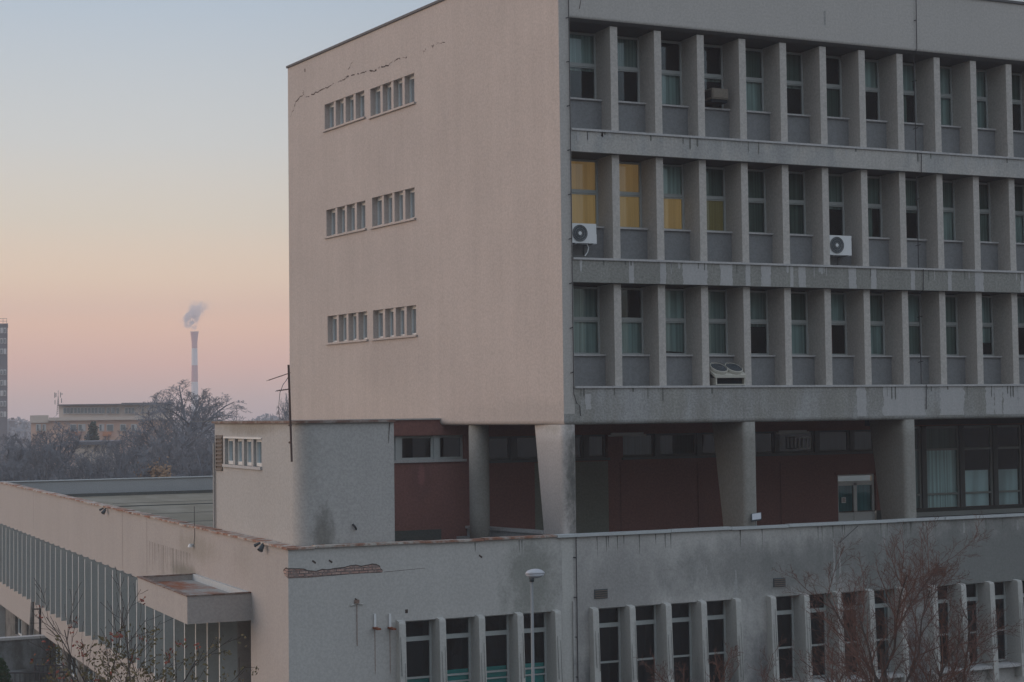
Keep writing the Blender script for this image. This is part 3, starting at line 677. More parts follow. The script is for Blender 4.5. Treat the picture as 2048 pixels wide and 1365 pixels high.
# entrance under the canopy
exf = lambda a, b, z: (WX+b, a, z)
e0, e1 = EY_
pp(MB(exf).box(e0, 1.5, GZ, e1, 1.62, -5.56), 'room_wall', 'dark')
mb = MB(exf); mb.box(e0+.05, .7, -9.9, e0+.13, .78, -5.6); mb.box(e1-.7, .7, -9.9, e1-.62, .78, -5.6); mb.box(e0+.13, .7, -7.4, e1-.7, .78, -7.3); mb.box(e0+.13, .7, -5.75, e1-.7, .78, -5.6)
d_ = pp(mb, 'door', 'frame_dark'); child(MB(exf).quad((e0+.1, .74, -9.9), (e1-.65, .74, -9.9), (e1-.65, .74, -5.6), (e0+.1, .74, -5.6)).build('pane', M['glass_dark']), d_)
pp(MB(exf).box(e0-.3, -1.2, -9.95, e1+.3, 1.5, -9.85), 'landing', 'ledge')
pp(MB(exf).box(e0-.3, -1.2, GZ, e1+.3, 1.5, -9.951), 'landing_base', 'basement')
# canopy tray
y0, y1 = onX(502, 1183, WX).y, onX(390, 1146.7, WX).y; ct = -4.85; cb = ct-.755; cxo = onY(374.5, 1191, y0).x
print('canopy', y0, y1, cxo)
mb = MB(); t = .09
mb.box(cxo, y0, cb, cxo+t, y1, ct); mb.box(cxo+t, y0, cb, WX, y0+t, ct); mb.box(cxo+t, y1-t, cb, WX, y1, ct)
c_ = pp(mb, 'canopy', 'wing', label='projecting box canopy with rusty flat top')
child(MB().box(cxo+t, y0+t, cb+.02, WX, y1-t, ct-.16).build('canopy_floor', M['rust_floor']), c_)
child(MB().box(WX-.10, y0+t, ct-.16, WX-.003, y1-t, ct+.02).build('flashing', M['coping']), c_)
mb = MB(); mb.box(cxo-.03, y0-.03, ct, cxo+t+.03, y1+.02, ct+.03); mb.box(cxo+t+.03, y0-.03, ct, WX, y0+t+.02, ct+.03); mb.box(cxo+t+.03, y1-t-.02, ct, WX, y1+.02, ct+.03)
child(mb.build('canopy_edge', M['roof_edge']), c_)
# copings and parapets, roof
rc = random.Random(3)
def tiles(ax, lo, hi, other0, other1, z0, z1, stp=.9):
    mb = MB(); a = lo
    while a < hi:
        b = min(hi, a+stp*rc.uniform(.8, 1.2)); dz = rc.uniform(-.012, .012); do = rc.uniform(-.015, .015)
        if ax == 'x': mb.box(a+.006, other0+do, z0+dz, b-.004, other1, z1+dz)
        else: mb.box(other0+do, a+.006, z0+dz, other1, b-.004, z1+dz)
        a = b
    return mb
pp(tiles('y', PY+.25, 54.2, WX-.07, WX+.30, ZC-.01, ZC+.045), 'tile_coping', 'tile')
pp(tiles('x', WX-.07, -.35, PY-.07, PY+.25, ZC-.01, ZC+.045), 'tile_coping', 'tile')
pp(tiles('x', -.35, LX, PY-.09, PY+.14, ZC-.03, ZC+.05, 2.1), 'metal_coping', 'coping')
mb = MB(); mb.box(WX+.01, PY+.01, ZC-.4, WX+.26, 54.2, ZC-.012)
pp(MB().box(WX+.25, PY+.02, -4.3, WX+.26, 54, ZC-.012), 'parapet', 'parapet_grey'); pp(MB().box(WX+.26, PY+.2, -4.3, LX, PY+.23, ZC-.035), 'parapet', 'parapet_grey')
pp(MB().quad((WX+.1, PY+.1, -4.3), (LX, PY+.1, -4.3), (LX, 54.2, -4.3), (WX+.1, 54.2, -4.3)), 'roof', 'felt')
pp(MB().quad((-4.8, .12, -4.296), (LX, .12, -4.296), (LX, RY-.002, -4.296), (-4.8, RY-.002, -4.296)), 'terrace_floor', 'terrace')
pp(MB().box(WX+.31, 54.0, -4.3, 24, 54.2, ZC-.0), 'parapet', 'parapet_grey'); pp(MB().box(WX-.07, 53.93, ZC+.001, 24, 54.3, ZC+.05), 'metal_coping', 'coping')
mb = MB(); mb.box(WX+.3, 53.7, -4.295, 24, 54.0, -4.14); pp(mb, 'roof_upstand', 'plinth')
mb = MB(); yy = onZ(300, 1012, -4.3).y; mb.box(WX+.3, yy-.08, -4.299, 24, yy+.08, -4.26); pp(mb, 'roof_seam', 'plinth')
mb = MB()
for i, q in enumerate((17, 23.2, 27.5, 34.1, 44.6)): mb.box(WX+.3+i, q, -4.299, 24, q+.05, -4.288)
pp(mb, 'roof_seam', 'plinth')
pp(MB().quad((24, 18.2, GZ), (24, 54.2, GZ), (24, 54.2, ZC), (24, 18.2, ZC)), 'end_wall', 'podium'); pp(MB().quad((WX, 54.2, GZ), (24, 54.2, GZ), (24, 54.2, ZC), (WX, 54.2, ZC)), 'end_wall', 'podium')
# diagonal curb on the terrace
pa, pb = onZ(890, 1050, -3.52), onZ(1086, 1064.5, -3.52)
dv = (pb-pa).normalized(); nv = Vector((-dv.y, dv.x, 0))
if nv.y > 0: nv = -nv
def q3(a, b, z0, z1):   # box between pa..pb offset a..b along nv
    P = [pa+nv*a, pb+nv*a, pb+nv*b, pa+nv*b]; return [(p.x, p.y) for p in P], z0, z1
mb = MB(); mb.prism(*q3(-.30, .0, -4.29, -3.58)); pp(mb, 'curb_wall', 'parapet_grey')
mb = MB(); mb.prism(*q3(-.34, .06, -3.578, -3.50)); pp(mb, 'curb_top', 'ledge')
mb = MB(); mb.prism(*q3(.0, .35, -4.29, -3.82)); pp(mb, 'curb_wall', 'parapet_grey')
# pilaster strips, downpipe wire below the corner column
a = onY(1123, 1100, PY).x, onY(1146, 1100, PY).x
mb = MB(); r5 = random.Random(2); ragged(mb, a[0], a[1], -8.0, ZC-.06, PY-.003, r5, 24, .03); pp(mb, 'pale_streak', 'fin_pod')
for px, ya_, yb_, w_ in ((1471, 1140, 1202, .07), (1667, 1078, 1168, .05), (1679, 1090, 1180, .05), (1928, 1040, 1066, .05), (1998, 1160, 1172, .1), (1600, 1058, 1075, .03), (1768, 1052, 1090, .03), (2035, 1040, 1060, .04), (1413, 1130, 1150, .03)):
    p = onY(px, ya_, PY); q = onY(px, yb_, PY); zl_ = max(q.z, TOP+.06); n_ = 9; mb = MB(); Lr = []
    for i in range(n_+1):
        t_ = i/n_; ww = w_*(.15+.85*t_**.6)*r5.uniform(.75, 1.2); zc_ = p.z+(zl_-p.z)*t_; dx_ = r5.uniform(-.012, .012); Lr.append(((p.x-ww+dx_, PY-.003, zc_), (p.x+ww+dx_, PY-.003, zc_)))
    for u_, v_ in zip(Lr, Lr[1:]): mb.quad(u_[0], u_[1], v_[1], v_[0])
    pp(mb, 'pale_streak', 'faint')
mb = MB()
for gi, (X, step) in enumerate(finx):
    for k, x in enumerate(X):
        for j in range(2):
            xx = x+.03+.09*j+r5.uniform(-.01, .02); L_ = r5.uniform(.9, 2.0); zt2 = -5.75-r5.uniform(0, .8); yy = lambda z: PY-.24-.14*min(1, (TOP-z)/3)-.012
            mb.quad((xx, yy(zt2), zt2), (xx+.012, yy(zt2), zt2), (xx+.03, yy(zt2-L_), zt2-L_), (xx+.005, yy(zt2-L_), zt2-L_))
for i in range(34):
    x = r5.uniform(-4.9, 16); zt2 = ZC-.05; mb.quad((x, PY-.002, zt2), (x+.04, PY-.002, zt2), (x+.03, PY-.002, zt2-r5.uniform(.15, .7)), (x+.02, PY-.002, zt2-r5.uniform(.15, .5)))
pp(mb, 'drip_stain', 'drip_dark')
p, q = onY(1679, 1086, PY-.3), onY(1716, 1052, PY-.1); MB().tube([p, q], .012, 4).build('stay_wire', M['wire'], pod)
mb = MB(); x = onY(1152, 1150, PY).x; mb.tube([(x, PY-.04, ZC), (x, PY-.04, -9.5)], .014, 5)
for i in range(6): mb.tube([(x, PY, -4.0-1.1*i), (x-.02, PY-.05, -4.0-1.1*i), (x-.10, PY-.04, -3.99-1.1*i)], .016, 4)
pp(mb, 'lightning_wire', 'wire')
mb = MB(); x = onY(1148, 1250, PY).x; mb.box(x-.05, PY-.05, -9, x+.02, PY-.002, -5.2); pp(mb, 'pipe_cover', 'podium')
# exposed brick strip
top = [(563,1139),(572,1137.5),(590,1139),(608,1139.5),(616,1143),(632,1144),(645,1140),(655,1141),(672,1138),(690,1136),(700,1133),(712,1131.5),(722,1134),(736,1131.5),(744,1129.5),(752,1130),(760,1134),(761,1139),(765,1142)]
bot = [(563,1147),(572,1154),(590,1156),(608,1155.5),(616,1155),(632,1154),(645,1152.5),(655,1151.5),(672,1150.5),(690,1149),(700,1148),(712,1147.5),(722,1146.5),(736,1146),(744,1145.5),(752,1145.5),(760,1145),(761,1145),(765,1144)]
def strip_patch(y, grow, name, mat, lo=.0):
    mb = MB(); P = []
    for (x, y1_), (x2, y2_) in zip(top, bot):
        if x < 576: continue
        a_, b_ = onY(x, y1_-grow, PY), onY(x2, y2_+grow*.4, PY); P.append(((a_.x, y, a_.z), (b_.x, y, b_.z)))
    c0 = P[0]; P = [((WX-.0, y, c0[0][2]+.01), (WX-.0, y, c0[1][2]))]+P
    for p, q in zip(P, P[1:]): mb.quad(p[1], q[1], q[0], p[0])
    x = WX+(y-PY); zt_, zb_ = c0[0][2], c0[1][2]
    mb.quad((x, PY+.001, zb_), (x, PY+.30, zb_+.05), (x, PY+.45, zt_-.07), (x, PY+.2, zt_+grow*.01), (x, PY+.001, zt_+.01))
    return pp(mb, name, mat)
strip_patch(PY-.003, 2.0, 'plaster_lip_shade', 'crack'); strip_patch(PY-.007, 0, 'exposed_brick', 'brick')  # dark rim paints the shadow of the plaster lip around the bricks
mb = MB()
for px, py in ((628, 1123), (661, 1122), (961, 1112), (713, 1199)):
    p = onY(px, py, PY)
    for k in range(3): mb.box(p.x-.05+.03*k, PY-.004-.002*k, p.z-.02-.02*k, p.x-.01+.03*k, PY-.001, p.z+.03-.02*k)
p = onY(813, 1223, PY); mb.prism([(p.x+.06*math.cos(k), p.z+.06*math.sin(k)) for k in ()] or [(p.x-.04, PY-.004), (p.x+.04, PY-.004), (p.x+.04, PY-.001), (p.x-.04, PY-.001)], p.z-.05, p.z+.05)
pp(mb, 'wall_hole', 'crack')
mb = MB(); p, q = onY(768, 1145, PY), onY(850, 1137, PY); mb.quad((p.x, PY-.003, p.z), (q.x, PY-.003, q.z), (q.x, PY-.003, q.z+.008), (p.x, PY-.003, p.z+.012)); pp(mb, 'crack', 'crack')
# rusty brackets and thin pipe
for px in (749, 779):
    p = onY(px, 1228, PY); q = onY(px, 1254, PY)
    b_ = pp(MB().box(p.x-.03, PY-.05, q.z, p.x+.03, PY-.003, p.z), 'bracket', 'white_metal')
    child(MB().box(p.x-.06, PY-.40, q.z-.045, p.x+.04, PY-.003, q.z).build('bracket_arm', M['rust']), b_)
    mb = MB(); r_ = random.Random(px); ragged(mb, p.x-.005, p.x+.015, q.z-1.3, q.z-.05, PY-.003, r_, 9, .01, False); pp(mb, 'rust_stain', 'rust_stain')
p, q = onY(713, 1207, PY), onY(715, 1292, PY)
mb = MB(); mb.tube([(p.x, PY-.03, p.z), (p.x, PY-.03, q.z)], .010, 6); mb.box(p.x-.06, PY-.06, p.z-.0, p.x+.06, PY, p.z+.09)
m2 = MB(); m2.tube([(p.x-.17, PY-.02, p.z-.05), (p.x, PY-.02, p.z-.01), (p.x+.17, PY-.02, p.z-.03)], .02, 5); pp(m2, 'pipe_clamp', 'fin_pod')
pp(mb, 'rusty_pipe', 'rust_stain')
# ventilation grilles above the window groups
for px, py in ((1201.5, 1188), (1558.5, 1165), (1881, 1143)):
    p = onY(px, py, PY); mb = MB(podxf); mb.box(p.x-.21, -.02, p.z-.13, p.x+.21, .0, p.z+.13)
    v_ = pp(mb, 'vent', 'grille'); sl = MB(podxf)
    for i in range(4): sl.box(p.x-.19, -.045, p.z-.11+.06*i, p.x+.19, -.021, p.z-.085+.06*i)
    child(sl.build('slat', M['louver']), v_)
# stains drawn down the side wall, joints
mb = MB(); r6 = random.Random(12)
for i in range(26):
    px = 300+i*3.2+r6.uniform(-1, 1); p = onX(px, 1083+ (px-300)*.30, WX)
    L_ = r6.uniform(.25, 1.15); t = r6.uniform(.03, .09)
    mb.quad((WX-.003, p.y, p.z), (WX-.003, p.y+t, p.z), (WX-.003, p.y+t*.6, p.z-L_), (WX-.003, p.y+t*.2, p.z-L_))
pp(mb, 'drip_stain', 'drip')
mb = MB()
for px, y0_, y1_ in ((67.5, 982, 1058), (245, 1024, 1140), (294, 1037, 1148)):
    p = onX(px, y0_, WX); q = onX(px, y1_, WX); mb.quad((WX-.003, p.y, p.z), (WX-.003, p.y+.05, p.z), (WX-.003, p.y+.05, max(q.z, -5.55)), (WX-.003, p.y, max(q.z, -5.55)))
pp(mb, 'wall_joint', 'drip')

# ------------------------------------------------------------------ annex on the roof
ann = thing('roof_annex', 'small plastered rooftop annex with rounded corner and narrow window row', 'building', (-7.7, .2, -4.3))
def ap(mb, name, mat, smooth=False):
    return mb.build(name, M[mat], ann, smooth)
AX0 = -7.72; AY0 = .22; AX1 = onY(789, 950, AY0+.04).x; ZA = -.16
AY1 = onX(430, 950, AX0).y
print('annex', AX1, AY1)
awz = (onX(485, 931.5, AX0).z, onX(485, 878, AX0).z); awy = (onX(523, 905, AX0).y, onX(449.5, 905, AX0).y)
axf = lambda a, b, z: (AX0+b, a, z)
r = .45
ap(wall(MB(axf), AY0+r, AY1, -4.3, ZA, [(awy[0], awy[1], awz[0], awz[1], .3)]), 'side_wall', 'annex')
mb = MB(); P = [(AX0+r-r*math.cos(R(a)), AY0+r-r*math.sin(R(a))) for a in range(0, 91, 9)]
mb.add([(x, y, z) for z in (-4.3, ZA) for x, y in P], [(i, i+1, len(P)+i+1, len(P)+i) for i in range(len(P)-1)]); ap(mb, 'rounded_corner', 'annex', True)
ap(MB().quad((AX0+r, AY0, -4.3), (AX1, AY0+.06, -4.3), (AX1, AY0+.06, ZA), (AX0+r, AY0, ZA)), 'front_wall', 'annex')
ap(MB().quad((AX1, AY0+.06, -4.3), (AX1, RY, -4.3), (AX1, RY, ZA), (AX1, AY0+.06, ZA)), 'end_wall', 'annex')
ap(MB().quad((AX0, AY1, -4.3), (AX1, AY1, -4.3), (AX1, AY1, ZA), (AX0, AY1, ZA)), 'end_wall', 'annex')
mb = MB(); Q = [(AX0-.08+r-r*math.cos(R(a)), AY0-.08+r-r*math.sin(R(a))) for a in range(0, 91, 15)]
mb.prism(Q+[(AX1+.02, AY0-.02), (AX1+.02, AY1+.08), (AX0-.08, AY1+.08)], ZA+.001, ZA+.065); ap(mb, 'roof_slab', 'roof_edge')
a0, a1, z0, z1 = awy[0], awy[1], awz[0], awz[1]; n = 4; st = (a1-a0)/n; t = .22
fm = MB(axf); gl = MB(axf); mu = []
for k in range(n):
    x0, x1 = a0+k*st+(t/2 if k else 0), a0+(k+1)*st-(t/2 if k < n-1 else 0)
    for q in ((x0, x0+.10, z0, z1), (x1-.07, x1, z0, z1), (x0+.10, x1-.07, z0, z0+.10), (x0+.10, x1-.07, z1-.08, z1)): fm.box(q[0], .10, q[2], q[1], .18, q[3])
    gl.quad((x0, .15, z0), (x1, .15, z0), (x1, .15, z1), (x0, .15, z1))
    if k: mu.append(MB(axf).box(a0+k*st-t/2, .015, z0, a0+k*st+t/2, .26, z1))
f = ap(fm, 'window', 'frame_white'); child(gl.build('pane', M['glass_dark']), f); [child(q_.build('mullion', M['annex']), f) for q_ in mu]
child(MB(axf).box(a0-.05, -.06, z0-.08, a1+.1, .1, z0).build('sill', M['ledge']), f)
child(MB(axf).box(a0-.05, -.025, z1, a1+.1, .1, z1+.05).build('window_head', M['frame_white']), f)
ap(MB(axf).box(a0-.3, .9, z0-.4, a1+.4, 1.0, z1+.2), 'room_wall', 'dark')
ly0, ly1 = onX(446, 905, AX0).y, onX(433, 905, AX0).y; lz0, lz1 = onX(440, 942, AX0).z, onX(440, 871, AX0).z
lf = MB(axf); lf.box(ly0, -.03, lz0, ly0+.05, .01, lz1); lf.box(ly1-.05, -.03, lz0, ly1, .01, lz1); lf.box(ly0+.05, -.005, lz0, ly1-.05, -.001, lz1)
v_ = ap(lf, 'louver', 'louver'); sl = MB(axf)
for i in range(9): zz = lz0+(lz1-lz0)*(i+.5)/9; sl.quad((ly0+.05, -.06, zz-.04), (ly1-.05, -.06, zz-.04), (ly1-.05, -.008, zz+.035), (ly0+.05, -.008, zz+.035))
child(sl.build('slat', M['louver']), v_)
mb = MB(); mb.tube([(AX0-.05, AY1-.08, ZA-.6), (AX0-.05, AY1-.08, -4.25)], .035, 6); ap(mb, 'downpipe', 'annex')
p = onY(778, 850, AY0+.05); mb = MB(); mb.quad((p.x, AY0+.04, p.z+.06), (p.x+.03, AY0+.04, p.z+.06), (p.x-.02, AY0+.04, p.z-.5), (p.x-.03, AY0+.04, p.z-.5)); ap(mb, 'crack', 'crack')
p = onY(709, 1054, AY0); mb = MB(); mb.tube([(p.x-.05, AY0-.0, p.z+.07), (p.x, AY0-.05, p.z), (p.x+.05, AY0-.0, p.z-.07)], .03, 5); ap(mb, 'cable_stub', 'wire')

# ------------------------------------------------------------------ small things on the buildings
def antenna():
    t = thing('aerial_mast', 'thin rusty television aerial mast fixed to the annex corner', 'antenna', (AX0+.1, AY0-.05, -1.6))
    p = onY(583.5, 924, AY0-.1); q = onY(577, 730, AY0-.1); x = p.x
    mb = MB(); mb.tube([(p.x, p.y, p.z), (q.x, q.y, q.z)], .028, 6); mb.build('mast', M['rust_dark'], t)
    mb = MB()
    for z in (p.z+.5, p.z+.95): mb.tube([(x-.01, AY0-.1, z), (x+.0, AY0+.1, z)], .03, 5)
    mb.build('mast_clamp', M['rust_dark'], t)
    for (ax_, ay_), (bx_, by_), n_, sp in (((578, 747), (537, 761), 11, .16), ((578, 779), (553, 782), 6, .10)):
        a, b = onY(ax_, ay_, q.y-.02), onY(bx_, by_, q.y-.02); mb = MB(); mb.tube([a, b], .012, 5)
        for i in range(n_):
            c = a.lerp(b, (i+.5)/n_); d = Vector((.03, -sp, .02)); mb.tube([c-d, c+d], .006, 4)
        mb.build('aerial_array', M['rust_dark'], t)
    pts = [onY(x_, y_, q.y+.01) for x_, y_ in ((578, 752), (572, 762), (566, 770), (560, 785), (558, 805), (557, 825), (561, 838))]
    MB().tube(pts, .008, 4).build('cable', M['wire'], t)
antenna()
def ac_split(cx_, cy_, cz_, label, w=.82, h=.56, hose=False):
    t = thing('air_conditioner', label, 'air conditioner', (cx_, cy_, cz_), 'split air conditioner units on the middle floor')
    mb = MB(); r_ = .03; P = [(-w/2+r_, -.16), (w/2-r_, -.16), (w/2, -.16+r_), (w/2, .16), (-w/2, .16), (-w/2, -.16+r_)]
    mb.prism(P, -h/2, h/2); mb.box(w/2, -.06, -h/2, w/2+.05, .15, h*.0)
    c = mb.build('casing', M['white_metal']); c.parent = t
    fx_ = -w*.16; rr_ = h*.42; mb = MB()
    mb.add([(fx_, -.166, 0)]+[(fx_+rr_*math.cos(2*math.pi*k/28), -.166, rr_*math.sin(2*math.pi*k/28)) for k in range(28)], [(0, k+1, (k+1) % 28+1) for k in range(28)])
    g_ = mb.build('fan_grille', M['grille']); g_.parent = t
    mb = MB()
    for q in (.35, .62, .88, 1.0):
        ring = [(fx_+rr_*q*math.cos(2*math.pi*k/24), -.175, rr_*q*math.sin(2*math.pi*k/24)) for k in range(25)]; mb.tube(ring, .007, 4)
    for k in range(12): a = 2*math.pi*k/12; mb.tube([(fx_+.05*math.cos(a), -.173, .05*math.sin(a)), (fx_+rr_*math.cos(a), -.173, rr_*math.sin(a))], .003, 3)
    o = mb.build('wire_guard', M['pole']); o.parent = g_
    mb = MB(); mb.add([(fx_, -.182, 0)]+[(fx_+.055*math.cos(2*math.pi*k/14), -.180, .055*math.sin(2*math.pi*k/14)) for k in range(14)], [(0, k+1, (k+1) % 14+1) for k in range(14)])
    o = mb.build('hub', M['white_metal']); o.parent = t
    mb = MB()
    for sx in (-.28, .28): mb.box(sx-.02, -.18, -h/2-.04, sx+.02, .40, -h/2); mb.box(sx-.02, .34, -h/2-.3, sx+.02, .38, -h/2-.04)
    o = mb.build('bracket', M['pole']); o.parent = t
    if hose:
        o = MB().tube([(.12, -.1, -h/2), (.17, -.1, -h/2-.12), (.14, -.1, -h/2-.25), (.05, -.1, -h/2-.36)], .014, 5).build('drain_hose', M['white_metal']); o.parent = t
p = onY(1166, 467, .20); ac_split(p.x+.03, .36, p.z, 'white air conditioner unit with dangling hose at the corner under the yellow lit window', hose=True)
p = onY(1684, 491, .20); ac_split(p.x-.04, .38, p.z, 'white air conditioner unit hanging between fins far right of the lit windows', w=.86, h=.60)
t = thing('window_air_conditioner', 'grimy brown box air conditioner sticking out of a top floor window', 'air conditioner', (0, 0, 0)); PB[t.name] = Vector((0, 0, 0))
p0, p1 = onY(1424, 176, .42), onY(1457, 200, .42)
mb = MB(); mb.box(p0.x, .42, p1.z, p1.x, .96, p0.z); t.location = ((p0.x+p1.x)/2, .7, p1.z); PB[t.name] = Vector(t.location); mb.build('casing', M['grime_metal'], t)
mb = MB(); mb.box(p0.x+.03, .40, p1.z+.04, p1.x-.03, .418, p0.z-.04); mb.build('front_panel', M['grime_metal'], t)
mb = MB(); mb.box(p0.x+.0, .45, p1.z-.09, p1.x-.02, .9, p1.z-.003); mb.build('support_tray', M['dark'], t)
mb = MB()
for i in range(7): mb.box(p0.x-.012, .5+.06*i, p1.z+.05, p0.x-.001, .53+.06*i, p0.z-.05)
mb.build('side_grille', M['dark'], t)
# condenser with two fans on its sloping top
def condenser():
    a = onY(1436, 752, .12); x0, x1 = FX[2]+FWD+.10, FX[3]-.015
    z0, z1, z2 = .79, 1.06, 1.38
    t = thing('condenser_unit', 'beige two fan condenser on the ledge with angled top', 'condenser', ((x0+x1)/2, .3, z0))
    mb = MB(); sec = [(.06, z1-.06), (.06, z1+.02), (.52, z2), (.60, z2-.03)]
    n = len(sec); mb.add([(x0+.02 if i not in (2, 3) else x0-.06, y, z) for i, (y, z) in enumerate(sec)]+[(x1, y, z) for y, z in sec], [(0,1,2,3), (7,6,5,4)]+[(i, (i+1) % n, n+(i+1) % n, n+i) for i in range(n)])
    mb.build('hood', M['beige_metal'], t)
    mb = MB(); mb.box(x0+.08, .2, z0, x1-.02, .6, z1-.07); mb.build('dark_body', M['dark'], t)
    mb = MB(); mb.box(x0+.06, .08, z0, x0+.10, .6, z1-.06); mb.box(x1-.06, .08, z0, x1-.02, .6, z1-.06); mb.box(x0+.1, .08, z0, x1-.06, .12, z0+.03); mb.build('leg_frame', M['beige_metal'], t)
    slope = Vector((0, .46, z2-z1-.02)).normalized(); nrm = Vector((0, -slope.z, slope.y)); ux = Vector((1, 0, 0))
    for cx_ in (x0+.28, x1-.30):
        c = Vector((cx_, .30, (z1+z2)/2+.03)); r_ = .265; mb = MB()
        rings = [[tuple(c+nrm*h_+(ux*math.cos(2*math.pi*k/24)+slope*math.sin(2*math.pi*k/24))*q) for k in range(24)] for h_, q in ((-.05, r_), (.09, r_*1.05), (.10, r_*.97), (.04, r_*.93))]
        mb.loft(rings, caps=False); f = mb.build('fan_barrel', M['beige_metal'], t, True)
        mb = MB(); ring = [tuple(c+nrm*.06+(ux*math.cos(2*math.pi*k/24)+slope*math.sin(2*math.pi*k/24))*r_*.95) for k in range(24)]; mb.add(ring, [tuple(range(24))])
        child(mb.build('fan_opening', M['grille']), f)
        mb = MB()
        for q in (.3, .6, .9): mb.tube([tuple(c+nrm*.105+(ux*math.cos(2*math.pi*k/20)+slope*math.sin(2*math.pi*k/20))*r_*q) for k in range(21)], .006, 3)
        child(mb.build('wire_guard', M['wire']), f)
condenser()
# flood light on the parapet
p = onY(1513, 1047, PY); t = thing('floodlight', 'small flat floodlight on a short stem on the parapet before the second column', 'floodlight', (p.x, PY, ZC+.05))
MB().tube([(p.x-.03, PY, ZC+.05), (p.x-.03, PY, ZC+.22)], .02, 6).build('stem', M['pole'], t)
hd = MB(); c = Vector((p.x-.03, PY-.03, ZC+.31)); u = Vector((.17, 0, .015)); v = Vector((.045, .07, .10)); n_ = Vector((0, -.025, .018))
hd.add([tuple(c+s1*u+s2*v+s3*n_) for s3 in (-1, 1) for s1, s2 in ((-1, -1), (1, -1), (1, 1), (-1, 1))], [(0,1,2,3),(4,5,6,7),(0,1,5,4),(1,2,6,5),(2,3,7,6),(3,0,4,7)]); hd.build('housing', M['grille'], t)
c2 = c + n_*1.15; MB().quad(*[tuple(c2+s1*u*.88+s2*v*.85) for s1, s2 in ((-1, -1), (1, -1), (1, 1), (-1, 1))]).build('lamp_face', M['lamp_glass'], t)
# street lamp
def street_lamp():
    D = 42.5; p = onD(1071, 1151, D); bx_, by_ = onD(1064, 1200, D).x, onD(1064, 1200, D).y
    t = thing('street_lamp', 'grey street lamp with flat oval head before the low facade', 'street lamp', (bx_, by_, GZ))
    MB().tube([(bx_, by_, GZ), (bx_, by_, GZ+3), (bx_, by_, p.z-.12)], [.06, .05, .037], 12).build('pole', M['pole'], t, True)
    rt = Vector((right.x, right.y, 0)).normalized(); fw_ = Vector((fwd.x, fwd.y, 0)).normalized(); ax = (rt*.95+fw_*.3).normalized(); sd_ = Vector((-ax.y, ax.x, 0))
    c = Vector((bx_, by_, p.z))+ax*.09
    def ell(sx, z0, z1, zc):
        rings = []
        for i in range(9):
            th = -math.pi/2+math.pi*i/8; rr_ = max(.02, math.cos(th)); zz = zc+(z1 if th > 0 else z0)*math.sin(abs(th))*(1 if th > 0 else -1)
            ring = []
            for k in range(24):
                a = 2*math.pi*k/24; ex = math.copysign(abs(math.cos(a))**.8, math.cos(a)); q = c+ax*(sx*.92*rr_*ex)+sd_*(.15*rr_*math.sin(a)); ring.append((q.x, q.y, zz))
            rings.append(ring)
        return MB().loft(rings)
    ell(.285, .0, .13, p.z+.03).build('hood', M['lamp_glass'], t, True)
    ell(.27, .11, .0, p.z+.028).build('lamp_cover', M['lamp_glass'], t, True)
    MB().tube([(bx_, by_, p.z-.16), (bx_, by_, p.z-.03)], [.06, .07], 12).build('collar', M['grille'], t, True)
street_lamp()
# lamps clipped under the wing coping
for i, (px, py, lab) in enumerate(((524, 1094, 'small black spotlight under the coping near the wing corner'), (209, 1022, 'small black spotlight pair under the coping far along the wing'))):
    p = onX(px, py, WX-.12); t = thing('spotlight', lab, 'spotlight', (WX, p.y, p.z), 'small spotlights under the wing coping')
    MB().tube([(WX, p.y, p.z+.12), (WX-.14, p.y, p.z+.06)], .018, 5).build('arm', M['wire'], t)
    MB().tube([(WX-.10, p.y-.02, p.z+.05), (WX-.20, p.y-.08, p.z-.09)], [.05, .085], 10).build('lamp_head', M['grille'], t)
    MB().tube([(WX-.14, p.y+.12, p.z+.10), (WX-.26, p.y+.22, p.z+.02)], [.03, .05], 8).build('lamp_head', M['grille'], t)
p = onX(381, 1090, WX-.1); t = thing('outdoor_lamp', 'tiny white wall lamp with cable above the canopy', 'wall lamp', (WX, p.y, p.z))
MB().tube([(WX, p.y, p.z), (WX-.12, p.y, p.z-.02)], .03, 6).build('arm', M['white_metal'], t)
MB().tube([(WX-.1, p.y, p.z+.03), (WX-.1, p.y, p.z-.07)], [.05, .09], 10).build('lamp_head', M['white_metal'], t)
MB().tube([(WX-.02, p.y-.1, p.z), (WX-.02, p.y-.2, p.z+.3), (WX-.02, p.y-.18, p.z+1.2)], .01, 4).build('cable', M['wire'], t)
# ------------------------------------------------------------------ trees
class TB:          # fast branch builder
    def __init__(s): s.v = []; s.f = []
    def tube(s, pts, rs, n):
        o = len(s.v); prev = None
        for i, p in enumerate(pts):
            d = (pts[min(i+1, len(pts)-1)] - pts[max(i-1, 0)])
            d = d.normalized() if d.length > 1e-6 else Vector((0, 0, 1))
            u = d.cross(Vector((.31, .77, .55))).normalized(); v = d.cross(u)
            for k in range(n):
                a = 2*math.pi*k/n; q = p + (u*math.cos(a)+v*math.sin(a))*rs[i]; s.v.append((q.x, q.y, q.z))
            if i:
                for k in range(n): s.f.append((o+(i-1)*n+k, o+(i-1)*n+(k+1) % n, o+i*n+(k+1) % n, o+i*n+k))
    def leaf(s, p, sz, rg):
        a = Vector((rg.gauss(0, 1), rg.gauss(0, 1), rg.gauss(0, 1))).normalized(); b = a.orthogonal().normalized(); o = len(s.v)
        for q in (-a*sz, -b*sz*.55, a*sz, b*sz*.55): s.v.append(tuple(p+q))
        s.f.append((o, o+1, o+2, o+3))
    def mesh(s, name, mat):
        me = bpy.data.meshes.new(name); me.from_pydata(s.v, [], s.f); me.materials.append(mat); me.update(); return me
